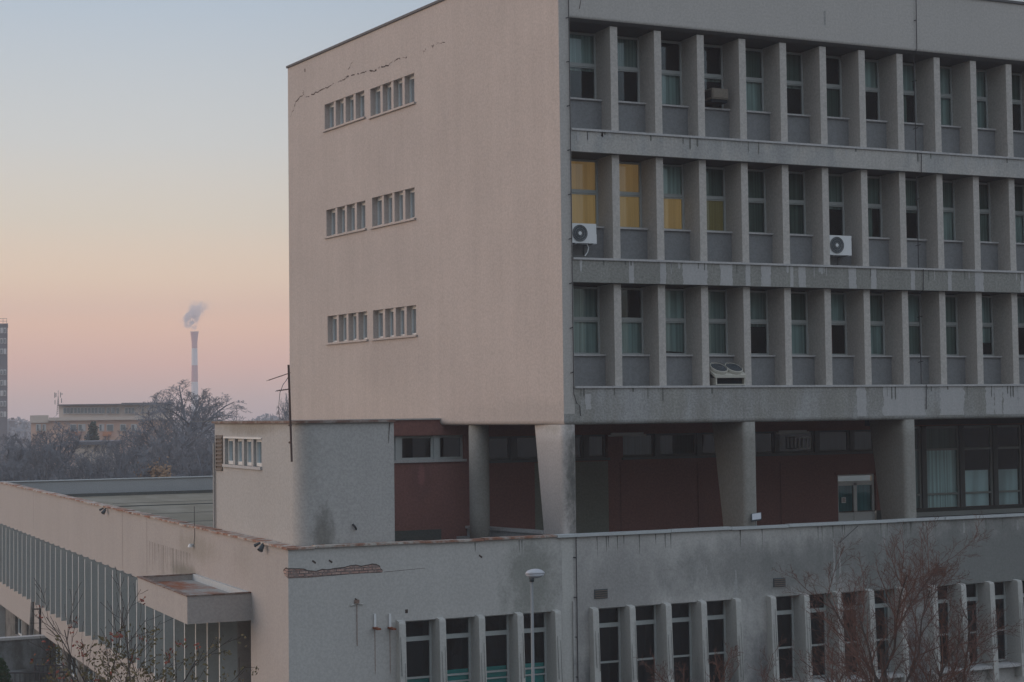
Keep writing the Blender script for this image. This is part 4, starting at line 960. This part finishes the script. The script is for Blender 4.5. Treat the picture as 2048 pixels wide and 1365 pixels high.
def grow(rg, T, W, p, d, L_, r, lev, maxlev, P, tips):
    nseg = 4 if lev < 2 else 3; pts = [p.copy()]; dd = d.copy()
    for i in range(nseg):
        dd = (dd + Vector((rg.gauss(0, 1), rg.gauss(0, 1), rg.gauss(0, .6)))*P['jit'] + Vector((0, 0, P['up']))).normalized()
        pts.append(pts[-1]+dd*(L_/nseg))
    r1 = max(r*P['taper'], P['rmin']); rs = [r+(r1-r)*i/nseg for i in range(nseg+1)]
    (T if lev <= P['trunklev'] else W).tube(pts, rs, 6 if lev == 0 else (4 if lev < maxlev-1 else 3))
    if lev >= maxlev: tips.append(pts[-1]); tips.append(pts[len(pts)//2]); return
    nc = P['n'][lev]
    for i in range(nc):
        t = P['t0'][min(lev, len(P['t0'])-1)] + (1-P['t0'][min(lev, len(P['t0'])-1)])*(i+.6*rg.random()+.2)/nc
        k = min(int(t*nseg), nseg-1); q = pts[k].lerp(pts[k+1], t*nseg-k)
        ax = (pts[k+1]-pts[k]).normalized(); o = ax.orthogonal().normalized(); o.rotate(Matrix.Rotation(i*2.4+rg.random()*1.5, 3, ax))
        an = R(P['ang'][min(lev, len(P['ang'])-1)]*rg.uniform(.65, 1.25)); nd = (ax*math.cos(an)+o*math.sin(an)).normalized()
        grow(rg, T, W, q, nd, L_*P['len'][min(lev, len(P['len'])-1)]*rg.uniform(.7, 1.15)*(1-(P.get('dome', .25) if lev == 0 else .25)*t), max(r1+(r-r1)*(1-t), P['rmin'])*P.get('cf', .62), lev+1, maxlev, P, tips)
def make_tree(seed, H, P, maxlev, r0):
    rg = random.Random(seed); T, W, tips = TB(), TB(), []
    grow(rg, T, W, Vector((0, 0, -.2)), Vector((rg.uniform(-.04, .04), rg.uniform(-.04, .04), 1)).normalized(), H, r0, 0, maxlev, P, tips)
    return T, W, tips, rg
FARP = dict(jit=.07, up=.05, taper=.40, rmin=.012, trunklev=0, cf=.5, n=[18, 9, 8, 6], t0=[.25, .16, .12, .1], ang=[48, 36, 36, 38], len=[.86, .46, .44, .5], dome=.55)
far_meshes = []
for i in range(4):
    T, W, tips, rg = make_tree(20+i, 6.5, FARP, 4, .24)
    qx = sum(v[0] for v in W.v)/len(W.v); qy = sum(v[1] for v in W.v)/len(W.v)
    for q_ in (T, W): q_.v = [(x-qx*min(1, z/5), y-qy*min(1, z/5), z) for x, y, z in q_.v]
    H_ = sorted(v[2] for v in W.v)[int(.97*len(W.v))]; R_ = sorted(math.hypot(v[0], v[1]) for v in W.v)[int(.93*len(W.v))]; nv_ = []
    for x, y, z in W.v:
        q = math.sqrt((x/R_)**2+(y/R_)**2+((z-.45*H_)/(.56*H_))**2)
        if q > .8 and z > .25*H_: k = (.8+.26*(1-math.exp(-(q-.8)/.35)))/q; x, y, z = x*k, y*k, .45*H_+(z-.45*H_)*k
        nv_.append((x, y, z))
    W.v = nv_
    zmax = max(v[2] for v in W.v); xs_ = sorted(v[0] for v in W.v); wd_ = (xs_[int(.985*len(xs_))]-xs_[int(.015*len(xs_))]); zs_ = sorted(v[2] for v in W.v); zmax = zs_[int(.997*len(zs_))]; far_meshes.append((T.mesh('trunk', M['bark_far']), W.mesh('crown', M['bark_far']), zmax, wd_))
    print('far tree', i, len(W.f), zmax, max(xs_)-min(xs_))
def far_tree(i, px, top, D, width, lab, group='bare trees beyond the low wing roof'):
    tr, cr, zm, wd = far_meshes[i]; p = onD(px, top, D); s = (p.z-GZ)/zm; sw_ = width/F*D/wd
    t = thing('bare_tree', lab, 'tree', (p.x, p.y, GZ), group); t.scale = (sw_, sw_, s); t.rotation_euler.z = px*.7
    for nm, me in (('trunk', tr), ('crown', cr)):
        o = bpy.data.objects.new(nm, me); col.objects.link(o); o.parent = t
for a in ((2, 385, 762, 170, 250, 'tallest bare tree before the striped chimney, wide rounded crown'),
          (1, 118, 846, 140, 150, 'bare tree before the left end of the salmon building'),
          (3, 60, 862, 150, 130, 'bare tree right of the dark tower block, second from the left edge'),
          (0, 8, 870, 135, 120, 'bare tree at the left picture edge below the dark tower block'),
          (1, 300, 842, 150, 150, 'bare tree at the right end of the salmon building'),
          (3, 240, 868, 135, 120, 'bare tree right of the conifer, before the salmon building'),
          (0, 440, 862, 140, 130, 'bare tree just left of the roof annex'),
          (2, 335, 856, 128, 150, 'dense bare tree in front and left of the tallest tree'),
          (1, 185, 893, 120, 130, 'low bare tree directly below the conifer'),
          (3, 90, 886, 116, 140, 'low bare tree in the front row below the salmon building left end'),
          (0, 395, 884, 118, 140, 'low bare tree in the front row under the tallest tree'),
          (2, 20, 902, 112, 140, 'low bare tree in the front row at the left edge'),
          (1, 262, 896, 112, 130, 'low bare tree in the front row above the tan bush'),
          (3, 145, 908, 110, 120, 'lowest bare tree in the front row, left of the tan bush'),
          (2, 578, 772, 165, 60, 'slim bare tree peeking out beside the pink gable behind the aerial')):
    far_tree(*a)
# fine ground cover of brush below the trees
rg = random.Random(5); W = TB()
for i in range(9000):
    px = rg.uniform(-40, 470); D = rg.uniform(112, 165); p = onD(px, 850, D); z = GZ+abs(rg.gauss(0, 1.9))
    q = Vector((p.x, p.y, z)); d = Vector((rg.gauss(0, .4), rg.gauss(0, .4), 1)).normalized()*rg.uniform(.8, 2.2); W.tube([q, q+d*.6, q+d+Vector((rg.gauss(0, .2), rg.gauss(0, .2), 0))], [.03, .025, .02], 3)
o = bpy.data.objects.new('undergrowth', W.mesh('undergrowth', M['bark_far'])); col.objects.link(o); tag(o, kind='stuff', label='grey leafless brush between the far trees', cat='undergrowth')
# tan bush
rg = random.Random(9); p = onD(306, 938, 112); t = thing('bush', 'pale tan bush showing above the far parapet', 'bush', (p.x, p.y, GZ))
W, Lf = TB(), TB()
for i in range(160):
    a = rg.uniform(0, 6.28); e_ = Vector((math.cos(a)*rg.uniform(0, 1.15), math.sin(a)*rg.uniform(0, 1.15), (p.z-GZ)*rg.uniform(.75, 1.02)))
    W.tube([Vector((0, 0, 0)), e_*.5+Vector((0, 0, e_.z*.2)), e_], [.05, .03, .015], 3)
    for k in range(14): Lf.leaf(e_+Vector((rg.gauss(0, .25), rg.gauss(0, .25), rg.gauss(-.3, .4))), .13, rg)
for nm, b, m_ in (('stem', W, 'bark_far'), ('foliage', Lf, 'tan_leaf')):
    o = bpy.data.objects.new(nm, b.mesh(nm, M[m_])); col.objects.link(o); o.parent = t
# conifer
rg = random.Random(10); D = 220; p = onD(186, 842, D); t = thing('conifer', 'dark green conifer standing before the salmon building', 'tree', (p.x, p.y, GZ)); W, Lf = TB(), TB(); H = p.z-GZ
W.tube([Vector((0, 0, 0)), Vector((0, 0, H*.97))], [.25, .04], 6)
for i in range(46):
    z = H*(.2+.78*i/46); L_ = (1-i/46)**.8*2.7+.15
    for k in range(8):
        a = rg.uniform(0, 6.28); d = Vector((math.cos(a), math.sin(a), rg.uniform(-.1, .25))); l_ = L_*rg.uniform(.6, 1.1)
        for q in range(int(5+l_*7)): Lf.leaf(Vector((0, 0, z))+d*l_*rg.uniform(.15, 1)+Vector((rg.gauss(0, .12), rg.gauss(0, .12), rg.gauss(0, .12))), .22, rg)
for nm, b, m_ in (('trunk', W, 'bark_far'), ('foliage', Lf, 'conifer')):
    o = bpy.data.objects.new(nm, b.mesh(nm, M[m_])); col.objects.link(o); o.parent = t
# distant wood at the horizon
rg = random.Random(6); W = TB()
for i in range(16000):
    px = rg.uniform(-350, 1150); D = rg.uniform(520, 900); p = onD(px, 843, D); h_ = 9+2.5*math.sin(px*.05)+2*math.sin(px*.013+D*.01)
    W.leaf(Vector((p.x, p.y, GZ+h_*math.sqrt(rg.random()))), rg.uniform(.6, 1.5), rg)
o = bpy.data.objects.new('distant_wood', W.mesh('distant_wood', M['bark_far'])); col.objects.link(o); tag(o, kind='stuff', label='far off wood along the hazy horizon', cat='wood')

# near trees
def near_tree(name, lab, px, D, topy, seed, P, maxlev, r0, trunk_h, bark, leaves=(), group=None, basepy=1300):
    b = onD(px, basepy, D); top = onD(px, topy, D).z
    T, W, tips, rg = make_tree(seed, trunk_h, P, maxlev, r0); zm = max(v[2] for v in W.v); s = (top-GZ)/zm
    t = thing(name, lab, 'tree', (b.x, b.y, GZ), group)
    for q in (T, W): q.v = [(x*s*P.get('wide', 1), y*s*P.get('wide', 1), z*s) for x, y, z in q.v]
    print(name, 'faces', len(W.f), 'scale', s, 'width', max(v[0] for v in W.v)-min(v[0] for v in W.v))
    for nm, q in (('trunk', T), ('branches', W)):
        o = bpy.data.objects.new(nm, q.mesh(nm, M[bark if nm == 'branches' else 'bark'])); col.objects.link(o); o.parent = t
    for fr, sz, m_, lo, hi, cl in leaves:
        Lf = TB()
        for q in tips:
            if lo < q.z/zm < hi and rg.random() < fr:
                c = Vector((q.x*s*P.get('wide', 1), q.y*s*P.get('wide', 1), q.z*s))
                for k in range(cl): Lf.leaf(c+Vector((rg.gauss(0, .05), rg.gauss(0, .05), rg.gauss(-.04, .06))), sz*rg.uniform(.6, 1.2), rg)
        o = bpy.data.objects.new('leaves', Lf.mesh('leaves', M[m_])); col.objects.link(o); o.parent = t
NP = dict(jit=.12, up=.06, taper=.5, rmin=.0036, trunklev=1, n=[7, 7, 6, 5, 4], t0=[.50, .25, .15, .1], ang=[42, 40, 42, 40], len=[.50, .55, .52, .55], wide=1.0)
near_tree('bare_tree', 'reddish bare tree with wide branches before the right facade', 1852, 36, 1030, 31, dict(NP, n=[11, 8, 6, 5, 4], t0=[.42, .2, .15, .1], rmin=.0036), 5, .10, 7.5, 'twig_red', group='bare street trees before the long facade', basepy=1300)
near_tree('bare_tree', 'low reddish bare tree before the second window group', 1447, 37, 1262, 33, dict(NP, n=[7, 6, 5, 5, 3], wide=.8), 5, .09, 5.5, 'twig_red', group='bare street trees before the long facade')
near_tree('bare_tree', 'brownish bare tree left of the widest tree, before the third window group', 1700, 39, 1165, 35, dict(NP, n=[9, 7, 6, 5, 3], wide=.95), 5, .11, 6.5, 'twig_red', group='bare street trees before the long facade')
YP = dict(NP, n=[9, 6, 5], t0=[.40, .2, .15], ang=[30, 36, 40], len=[.42, .5, .5], jit=.10, rmin=.0055, wide=.85)
near_tree('young_tree', 'thin young tree with few red leaves at its top, left of the canopy', 196, 31, 1138, 41, YP, 3, .06, 7.6, 'bark', leaves=((.06, .045, 'leaf_red', .7, 1.1, 6), (.7, .04, 'leaf_olive', .6, .85, 4)), group='young trees before the wing')
near_tree('young_tree', 'young tree with clumps of withered leaves below the canopy corner', 262, 30, 1196, 43, dict(YP, ang=[34, 38, 40]), 3, .065, 7.0, 'bark', leaves=((.07, .045, 'leaf_red', .6, 1.1, 6), (.75, .045, 'leaf_olive', .55, .93, 5)), group='young trees before the wing')
near_tree('young_tree', 'small leafy sapling under the canopy between the young tree and the wall', 335, 30.5, 1262, 47, dict(YP, ang=[36, 40, 40]), 3, .05, 6.4, 'bark', leaves=((.06, .045, 'leaf_red', .6, 1.1, 5), (.75, .045, 'leaf_olive', .5, .96, 5)), group='young trees before the wing')
# evergreen shrub in the corner
rg = random.Random(13); p = onD(-2, 1318, 60); t = thing('shrub', 'dark green evergreen shrub at the bottom left corner', 'shrub', (p.x, p.y, GZ)); Lf, W = TB(), TB(); H = p.z-GZ
for i in range(5): W.tube([Vector((0, 0, 0)), Vector((rg.uniform(-.3, .3), rg.uniform(-.3, .3), H*.8))], [.05, .02], 4)
for i in range(5000):
    a = rg.uniform(0, 6.28); q = math.sqrt(rg.random())*.62; z = H*rg.random(); q *= math.sqrt(max(.05, 1-(z/H)**3)); Lf.leaf(Vector((q*math.cos(a), q*math.sin(a), z)), .06, rg)
for nm, b, m_ in (('stem', W, 'bark'), ('foliage', Lf, 'hedge')):
    o = bpy.data.objects.new(nm, b.mesh(nm, M[m_])); col.objects.link(o); o.parent = t

# ------------------------------------------------------------------ yard at the foot of the wing
p = onD(88, 1320, 78.5); q = onD(-20, 1320, 82)
t = thing('low_wall', 'stained low concrete wall running up to the wing', 'wall', (q.x, q.y, GZ))
zt_ = onD(40, 1264, 80).z
mb = MB(); mb.box(q.x-6, p.y, GZ, WX+.25, p.y+.35, zt_-.12); mb.build('wall_body', M['low_wall'], t)
mb = MB(); mb.box(q.x-6, p.y-.08, zt_-.12, WX+.29, p.y+.43, zt_); mb.build('coping_slab', M['ledge'], t)
for (px, y0_, y1_, D, r_, lean, lab, nm) in ((62, 1262, 1192, 81.5, .11, 5, 'short thick leaning pipe behind the low concrete wall', 'vent_pipe'),):
    a, b = onD(px, y0_, D), onD(px+lean, y1_, D); t = thing(nm, lab, 'pipe', (a.x, a.y, GZ))
    MB().tube([(a.x-.1, a.y, GZ), tuple(b)], r_, 12).build('pipe', M['basement'], t, True)
    MB().tube([tuple(b-Vector((0, 0, .02))), tuple(b+Vector((0, 0, .18)))], r_*1.5, 12).build('pipe_cap', M['grille'], t, True)
a, b = onD(80, 1262, 79.5), onD(80, 1198, 79.5); t = thing('thin_post', 'thin dark post beside the leaning pipe', 'post', (a.x, a.y, GZ))
MB().tube([(a.x, a.y, GZ), tuple(b)], .05, 8).build('pole', M['wire'], t)
MB().box(a.x-.3, a.y-.02, a.z+1.0, a.x+.1, a.y+.02, a.z+1.06).build('crossbar', M['wire'], t)
# steps and metal racks
for i, (px0, px1, y_) in enumerate(((10, 150, 1352), (70, 185, 1338))):
    D = 12*F/(y_-841)*.93; a, b = onD(px0, y_, D), onD(px1, y_, D)
    t = thing('metal_railing', ('dark metal railing at the bottom left edge', 'second dark metal railing behind, nearer the wing')[i], 'railing', (a.x, a.y, GZ), 'dark railings in the yard')
    top = MB(); bars = MB(); top.tube([(a.x, a.y, GZ+1.0), (b.x, b.y, GZ+1.0)], .035, 6); top.tube([(a.x, a.y, GZ+.15), (b.x, b.y, GZ+.15)], .03, 6)
    top.build('rail', M['wire'], t); n_ = 14
    for k in range(n_+1): c = a.lerp(b, k/n_); bars.tube([(c.x, c.y, GZ), (c.x, c.y, GZ+1.0)], .035 if k % 7 == 0 else .016, 5)
    bars.build('bars', M['wire'], t)
a = onZ(40, 1342, GZ+.5); t = thing('concrete_step', 'low flat concrete landing before the basement wall', 'step', (a.x, a.y, GZ))
MB().box(a.x-3, a.y, GZ, WX-.4, a.y+7, GZ+.45).build('lower_step', M['low_wall'], t); MB().box(a.x+1, a.y+3, GZ+.451, WX-.4, a.y+7, GZ+.8).build('upper_step', M['ledge'], t)

# ------------------------------------------------------------------ far buildings
RTH = Vector((right.x, right.y, 0)).normalized(); FWH = Vector((RTH.y*-1, RTH.x, 0))
if FWH.dot(fwd) < 0: FWH = -FWH
def farxf(D):
    def f(px, b, py):       # px, depth offset, py on the picture scale of that depth -> real place
        q = onD(px, 841, D+b); z = onD(px, py, D).z if py is not None else GZ
        return (q.x, q.y, z)
    return f
def fbox(mb, x0, x1, yt, yb, b0, b1, D):
    f = farxf(D); zt = f((x0+x1)/2, 0, yt)[2]; zb = GZ if yb is None else f((x0+x1)/2, 0, yb)[2]
    P = [f(x0, b0, 841), f(x1, b0, 841), f(x1, b1, 841), f(x0, b1, 841)]
    mb.prism([(p[0], p[1]) for p in P], zb, zt); return mb
M['salmon'] = surf('salmon_render', (.62, .42, .33), var=.1, grain=.08, bump=0, vscale=.15)
M['beige_render'] = surf('beige_render', (.58, .51, .45), var=.1, grain=.08, bump=0, vscale=.15)
M['dark_render'] = surf('dark_block_render', (.13, .14, .16), var=.1, grain=.08, bump=0, vscale=.15)
M['far_white'] = surf('far_white_paint', (.55, .55, .55), var=.1, grain=.08, bump=0)
M['far_glass'] = surf('far_window_glass', (.13, .17, .18), rough=.3, spec=.5, grain=.05, bump=0)
M['orange_panel'] = surf('orange_balcony_panel', (.50, .22, .12), var=.1, grain=.08, bump=0)
M['roof_grey'] = surf('far_roof', (.14, .15, .17), var=.1, grain=.08, bump=0)
D = 300
t = thing('salmon_building', 'long low salmon building with glazed top storey beyond the trees', 'building', onD(200, 860, D)*1.0); t.location.z = GZ; PB[t.name] = Vector(t.location)
fbox(MB(), 62, 345, 838, None, 0, 16, D).build('wall', M['salmon'], t)
fbox(MB(), 60, 97, 831, 846, -.5, 10, D).build('stair_block', M['beige_render'], t)
fbox(MB(), 97.5, 345, 834, 840.5, -.8, 15, D).build('roof_terrace', M['beige_render'], t)
fbox(MB(), 118, 345, 810, 833.8, 1.5, 12, D).build('upper_wall', M['beige_render'], t)
fbox(MB(), 116, 246, 808.5, 810.5, .2, 13, D).build('roof', M['roof_grey'], t)
fbox(MB(), 243, 348, 805.5, 809.5, .0, 13, D).build('roof', M['roof_grey'], t)
x = 126.0
while x < 210:
    o = fbox(MB(), x, x+6.3, 815, 828, 1.1, 1.5, D).build('window', M['far_white'], t); child(fbox(MB(), x+1.2, x+5.6, 816.5, 826.5, .95, 1.1, D).build('pane', M['far_glass'], ), o); x += 7.0
for x0, x1 in ((213, 220), (222, 230), (232, 239), (249, 256), (257, 262), (263, 269), (283, 288)):
    o = fbox(MB(), x0, x1, 815, 828, 1.1, 1.5, D).build('window', M['far_white'], t); child(fbox(MB(), x0+1.2, x1-1, 816.5, 827, .95, 1.1, D).build('pane', M['far_glass']), o)
for x0, x1, g_ in ((72, 82, 0), (85, 92, 0), (140, 153, 1), (156, 171, 0), (198, 208, 0), (213, 227, 1), (240, 252, 1), (262, 274, 0)):
    o = fbox(MB(), x0, x1, 848.5, 863, -.25, 0, D).build('window', M['far_white'], t); child(fbox(MB(), x0+1.5, (x0+x1)/2 if not g_ else x1-1.5, 850, 861.5, -.4, -.25, D).build('pane', M['far_glass']), o)
for x0, x1 in ((145, 163), (205, 223)): fbox(MB(), x0, x1, 864, 872, -1.2, 0, D).build('balcony', M['orange_panel'], t)
mb = MB()
for i in range(7): fbox(mb, 100+i*36, 100.7+i*36, 840.5, 866, -.12, 0, D)
mb.build('pilaster', M['beige_render'], t)
t2 = thing('roof_mast', 'lattice antenna mast on the left part of the salmon building roof', 'antenna', onD(116, 833, D)+FWH*2)
f = farxf(D); mb = MB()
for px in (113.5, 119): mb.tube([f(px, 2, 831), f(116.3, 2, 792)], .06, 4)
for i in range(9): mb.tube([f(113.7+.28*i, 2, 829-4*i), f(118.9-.28*i, 2, 825-4*i)], .04, 3)
mb.tube([f(116.3, 2, 795), f(116.5, 2, 781)], .05, 4); mb.tube([f(113.5, 2, 831), f(107, 1, 835)], .03, 3)
mb.build('lattice', M['pole'], t2); mb = MB()
for px, y0_, y1_ in ((109.5, 785, 796), (112, 786, 794), (121, 785, 795), (124, 786, 790), (110, 800, 809), (123, 797, 806)): fbox(mb, px-.8, px+.9, y0_, y1_, 1.8, 2.2, D)
mb.build('panel_antenna', M['pole'], t2)
D = 200; t = thing('low_shed', 'low building with blue grey roof below the conifer', 'building', onD(205, 890, D)); t.location.z = GZ; PB[t.name] = Vector(t.location)
fbox(MB(), 150, 240, 890, None, 0, 9, D).build('wall', M['beige_render'], t); fbox(MB(), 146, 244, 883, 889.8, -.6, 9.5, D).build('roof', M['roof_grey'], t)
D = 420; t = thing('tower_block', 'dark slab tower block with white window rows at the left edge', 'building', onD(-40, 841, D)); t.location.z = GZ; PB[t.name] = Vector(t.location)
fbox(MB(), -130, 15, 650, None, 0, 14, D).build('wall', M['dark_render'], t)
fbox(MB(), -132, 16, 648, 650.5, -.4, 14.4, D).build('roof', M['roof_grey'], t)
for r_ in range(9):
    y = 655.5+21.0*r_
    for x0, x1 in ((-9, -1), (0.5, 6), (7, 12.5)):
        if (r_*3+int(x0)) % 7 == 2: continue
        o = fbox(MB(), x0, x1, y, y+11, -.35, 0, D).build('window', M['far_white'], t)
        if (r_+int(x0)) % 3: child(fbox(MB(), x0+.8, x1-1.5, y+2, y+9.5, -.5, -.35, D).build('pane', M['far_glass']), o)
mb = MB(); f = farxf(D)
for px in (-30, -22, -15, -8, -1, 6, 13.5): mb.tube([f(px, .5, 648), f(px, .5, 637)], .06, 3)
for y in (637, 642): mb.tube([f(-40, .5, y), f(14, .5, y)], .06, 3)
mb.build('roof_railing', M['pole'], t)
D = 620
for px0, px1, yt, lab in ((17, 30, 843, 'pale distant block just right of the tower block'), (34, 55, 846, 'low pale distant block left of the salmon building')):
    t = thing('distant_block', lab, 'building', onD(px0, 850, D), 'distant blocks on the horizon'); t.location.z = GZ; PB[t.name] = Vector(t.location)
    fbox(MB(), px0, px1, yt, None, 0, 12, D).build('wall', M['dark_render'], t); fbox(MB(), px0-.5, px1+.5, yt-1, yt-.05, -.5, 12.5, D).build('roof', M['roof_grey'], t)
# chimney
D = 1500; b = onD(389.5, 800, D); pxm = D/F
t = thing('chimney', 'tall red and white striped chimney smoking in the haze', 'chimney', (b.x, b.y, GZ))
def prof_r(z):      # radius by height: flared mouth
    y = 838-(z/pxm); 
    r_ = 5.6+(y-690)*.012 if y > 690 else 5.6+2.7*((690-y)/25)**1.6
    return r_*pxm
bands = [(None, 798, 'white'), (798, 764, 'white'), (764, 731, 'red'), (731, 697, 'white'), (697, 664.5, 'red')]
M['ch_red'] = surf('chimney_red', (.40, .07, .07), var=.1, grain=.05, bump=0, vscale=.02); M['ch_white'] = surf('chimney_white', (.60, .60, .62), var=.1, grain=.05, bump=0, vscale=.02)
for ya, yb_, c_ in bands:
    z0 = GZ if ya is None else onD(389, ya, D).z; z1 = onD(389, yb_, D).z; rings = []
    for i in range(9):
        z = z0+(z1-z0)*i/8; q = prof_r(max(z, 0)); rings.append([(b.x+q*math.cos(2*math.pi*k/32), b.y+q*math.sin(2*math.pi*k/32), z) for k in range(32)])
    MB().loft(rings, caps=(ya == 697)).build('shaft_band', M['ch_'+c_], t, True)
zt_ = onD(389, 664.5, D).z; q = prof_r(zt_)
MB().tube([(b.x, b.y, zt_), (b.x, b.y, zt_+.5)], q*1.04, 32).build('rim', M['roof_grey'], t, True)
# smoke plume: a volume above the chimney mouth
sx = 14*1.0
g = NG('smoke_volume'); tcn = g.n('ShaderNodeTexCoord').outputs['Object']; sp = g.n('ShaderNodeSeparateXYZ'); g.l(tcn, sp.inputs[0])
HH = 30.0
zz = g.math('DIVIDE', sp.outputs[2], HH)                      # 0..1 up
nz = g.n('ShaderNodeTexNoise'); nz.inputs['Scale'].default_value = .26; nz.inputs['Detail'].default_value = 6; nz.inputs['Roughness'].default_value = .62; g.l(tcn, nz.inputs['Vector'])
nz2 = g.n('ShaderNodeTexNoise'); nz2.inputs['Scale'].default_value = .09; nz2.inputs['Detail'].default_value = 2; g.l(tcn, nz2.inputs['Vector'])
cxn = g.math('ADD', g.math('MULTIPLY', g.math('SINE', g.math('MULTIPLY', zz, 5.2)), -2.4), g.math('MULTIPLY', g.math('SUBTRACT', nz2.outputs[0], .5), 16))
dxn = g.math('SUBTRACT', sp.outputs[0], g.math('ADD', cxn, g.math('MULTIPLY', zz, 2.0)))
wn = g.math('MULTIPLY_ADD', g.math('POWER', zz, .6), 13.0, 1.8)
rad = g.math('POWER', g.math('ADD', g.math('POWER', g.math('DIVIDE', dxn, wn), 2.0), g.math('POWER', g.math('DIVIDE', sp.outputs[1], wn), 2.0)), .5)
body = g.math('SUBTRACT', 1.0, g.step(g.math('ADD', rad, g.math('MULTIPLY_ADD', nz2.outputs[0], 2.2, -1.1)), .15, 1.0))
hol_ = g.step(nz.outputs[0], .44, .60)
fade = g.math('MULTIPLY', g.math('SUBTRACT', 1.0, g.step(zz, .45, .98)), g.step(zz, 0.0, .10))
den = g.math('MULTIPLY', g.math('MULTIPLY', body, hol_), g.math('MULTIPLY', fade, .6))
pv = g.n('ShaderNodeVolumePrincipled'); pv.inputs['Anisotropy'].default_value = .7; pv.inputs['Color'].default_value = (1, .95, .97, 1); g.l(den, pv.inputs['Density']); pv.inputs['Density Attribute'].default_value = ''
g.l(pv.outputs[0], g.out.inputs['Volume'])
o = MB().box(-18, -9, 0, 18, 9, HH).build('smoke_plume', g.m); o.location = (b.x-.3, b.y, zt_+.9)
o.rotation_euler.z = math.atan2(RTH.y, RTH.x); tag(o, 'thin mauve smoke drifting up from the striped chimney', 'smoke')
# ------------------------------------------------------------------ haze
g = NG('haze'); pv = g.n('ShaderNodeVolumePrincipled'); pv.inputs['Color'].default_value = (.91, .86, .90, 1); pv.inputs['Density'].default_value = HAZE; pv.inputs['Density Attribute'].default_value = ''
pv.inputs['Anisotropy'].default_value = 0.0
g.l(pv.outputs[0], g.out.inputs['Volume'])
mb = MB(); cc = Vector((CAMLOC.x, CAMLOC.y, 0)); P = [cc-FWH*55-RTH*420, cc-FWH*55+RTH*420, cc+FWH*1700+RTH*420, cc+FWH*1700-RTH*520]
mb.prism([(p.x, p.y) for p in P], GZ-1.5, zt_+36)
o = mb.build('haze', g.m); tag(o, kind='stuff')
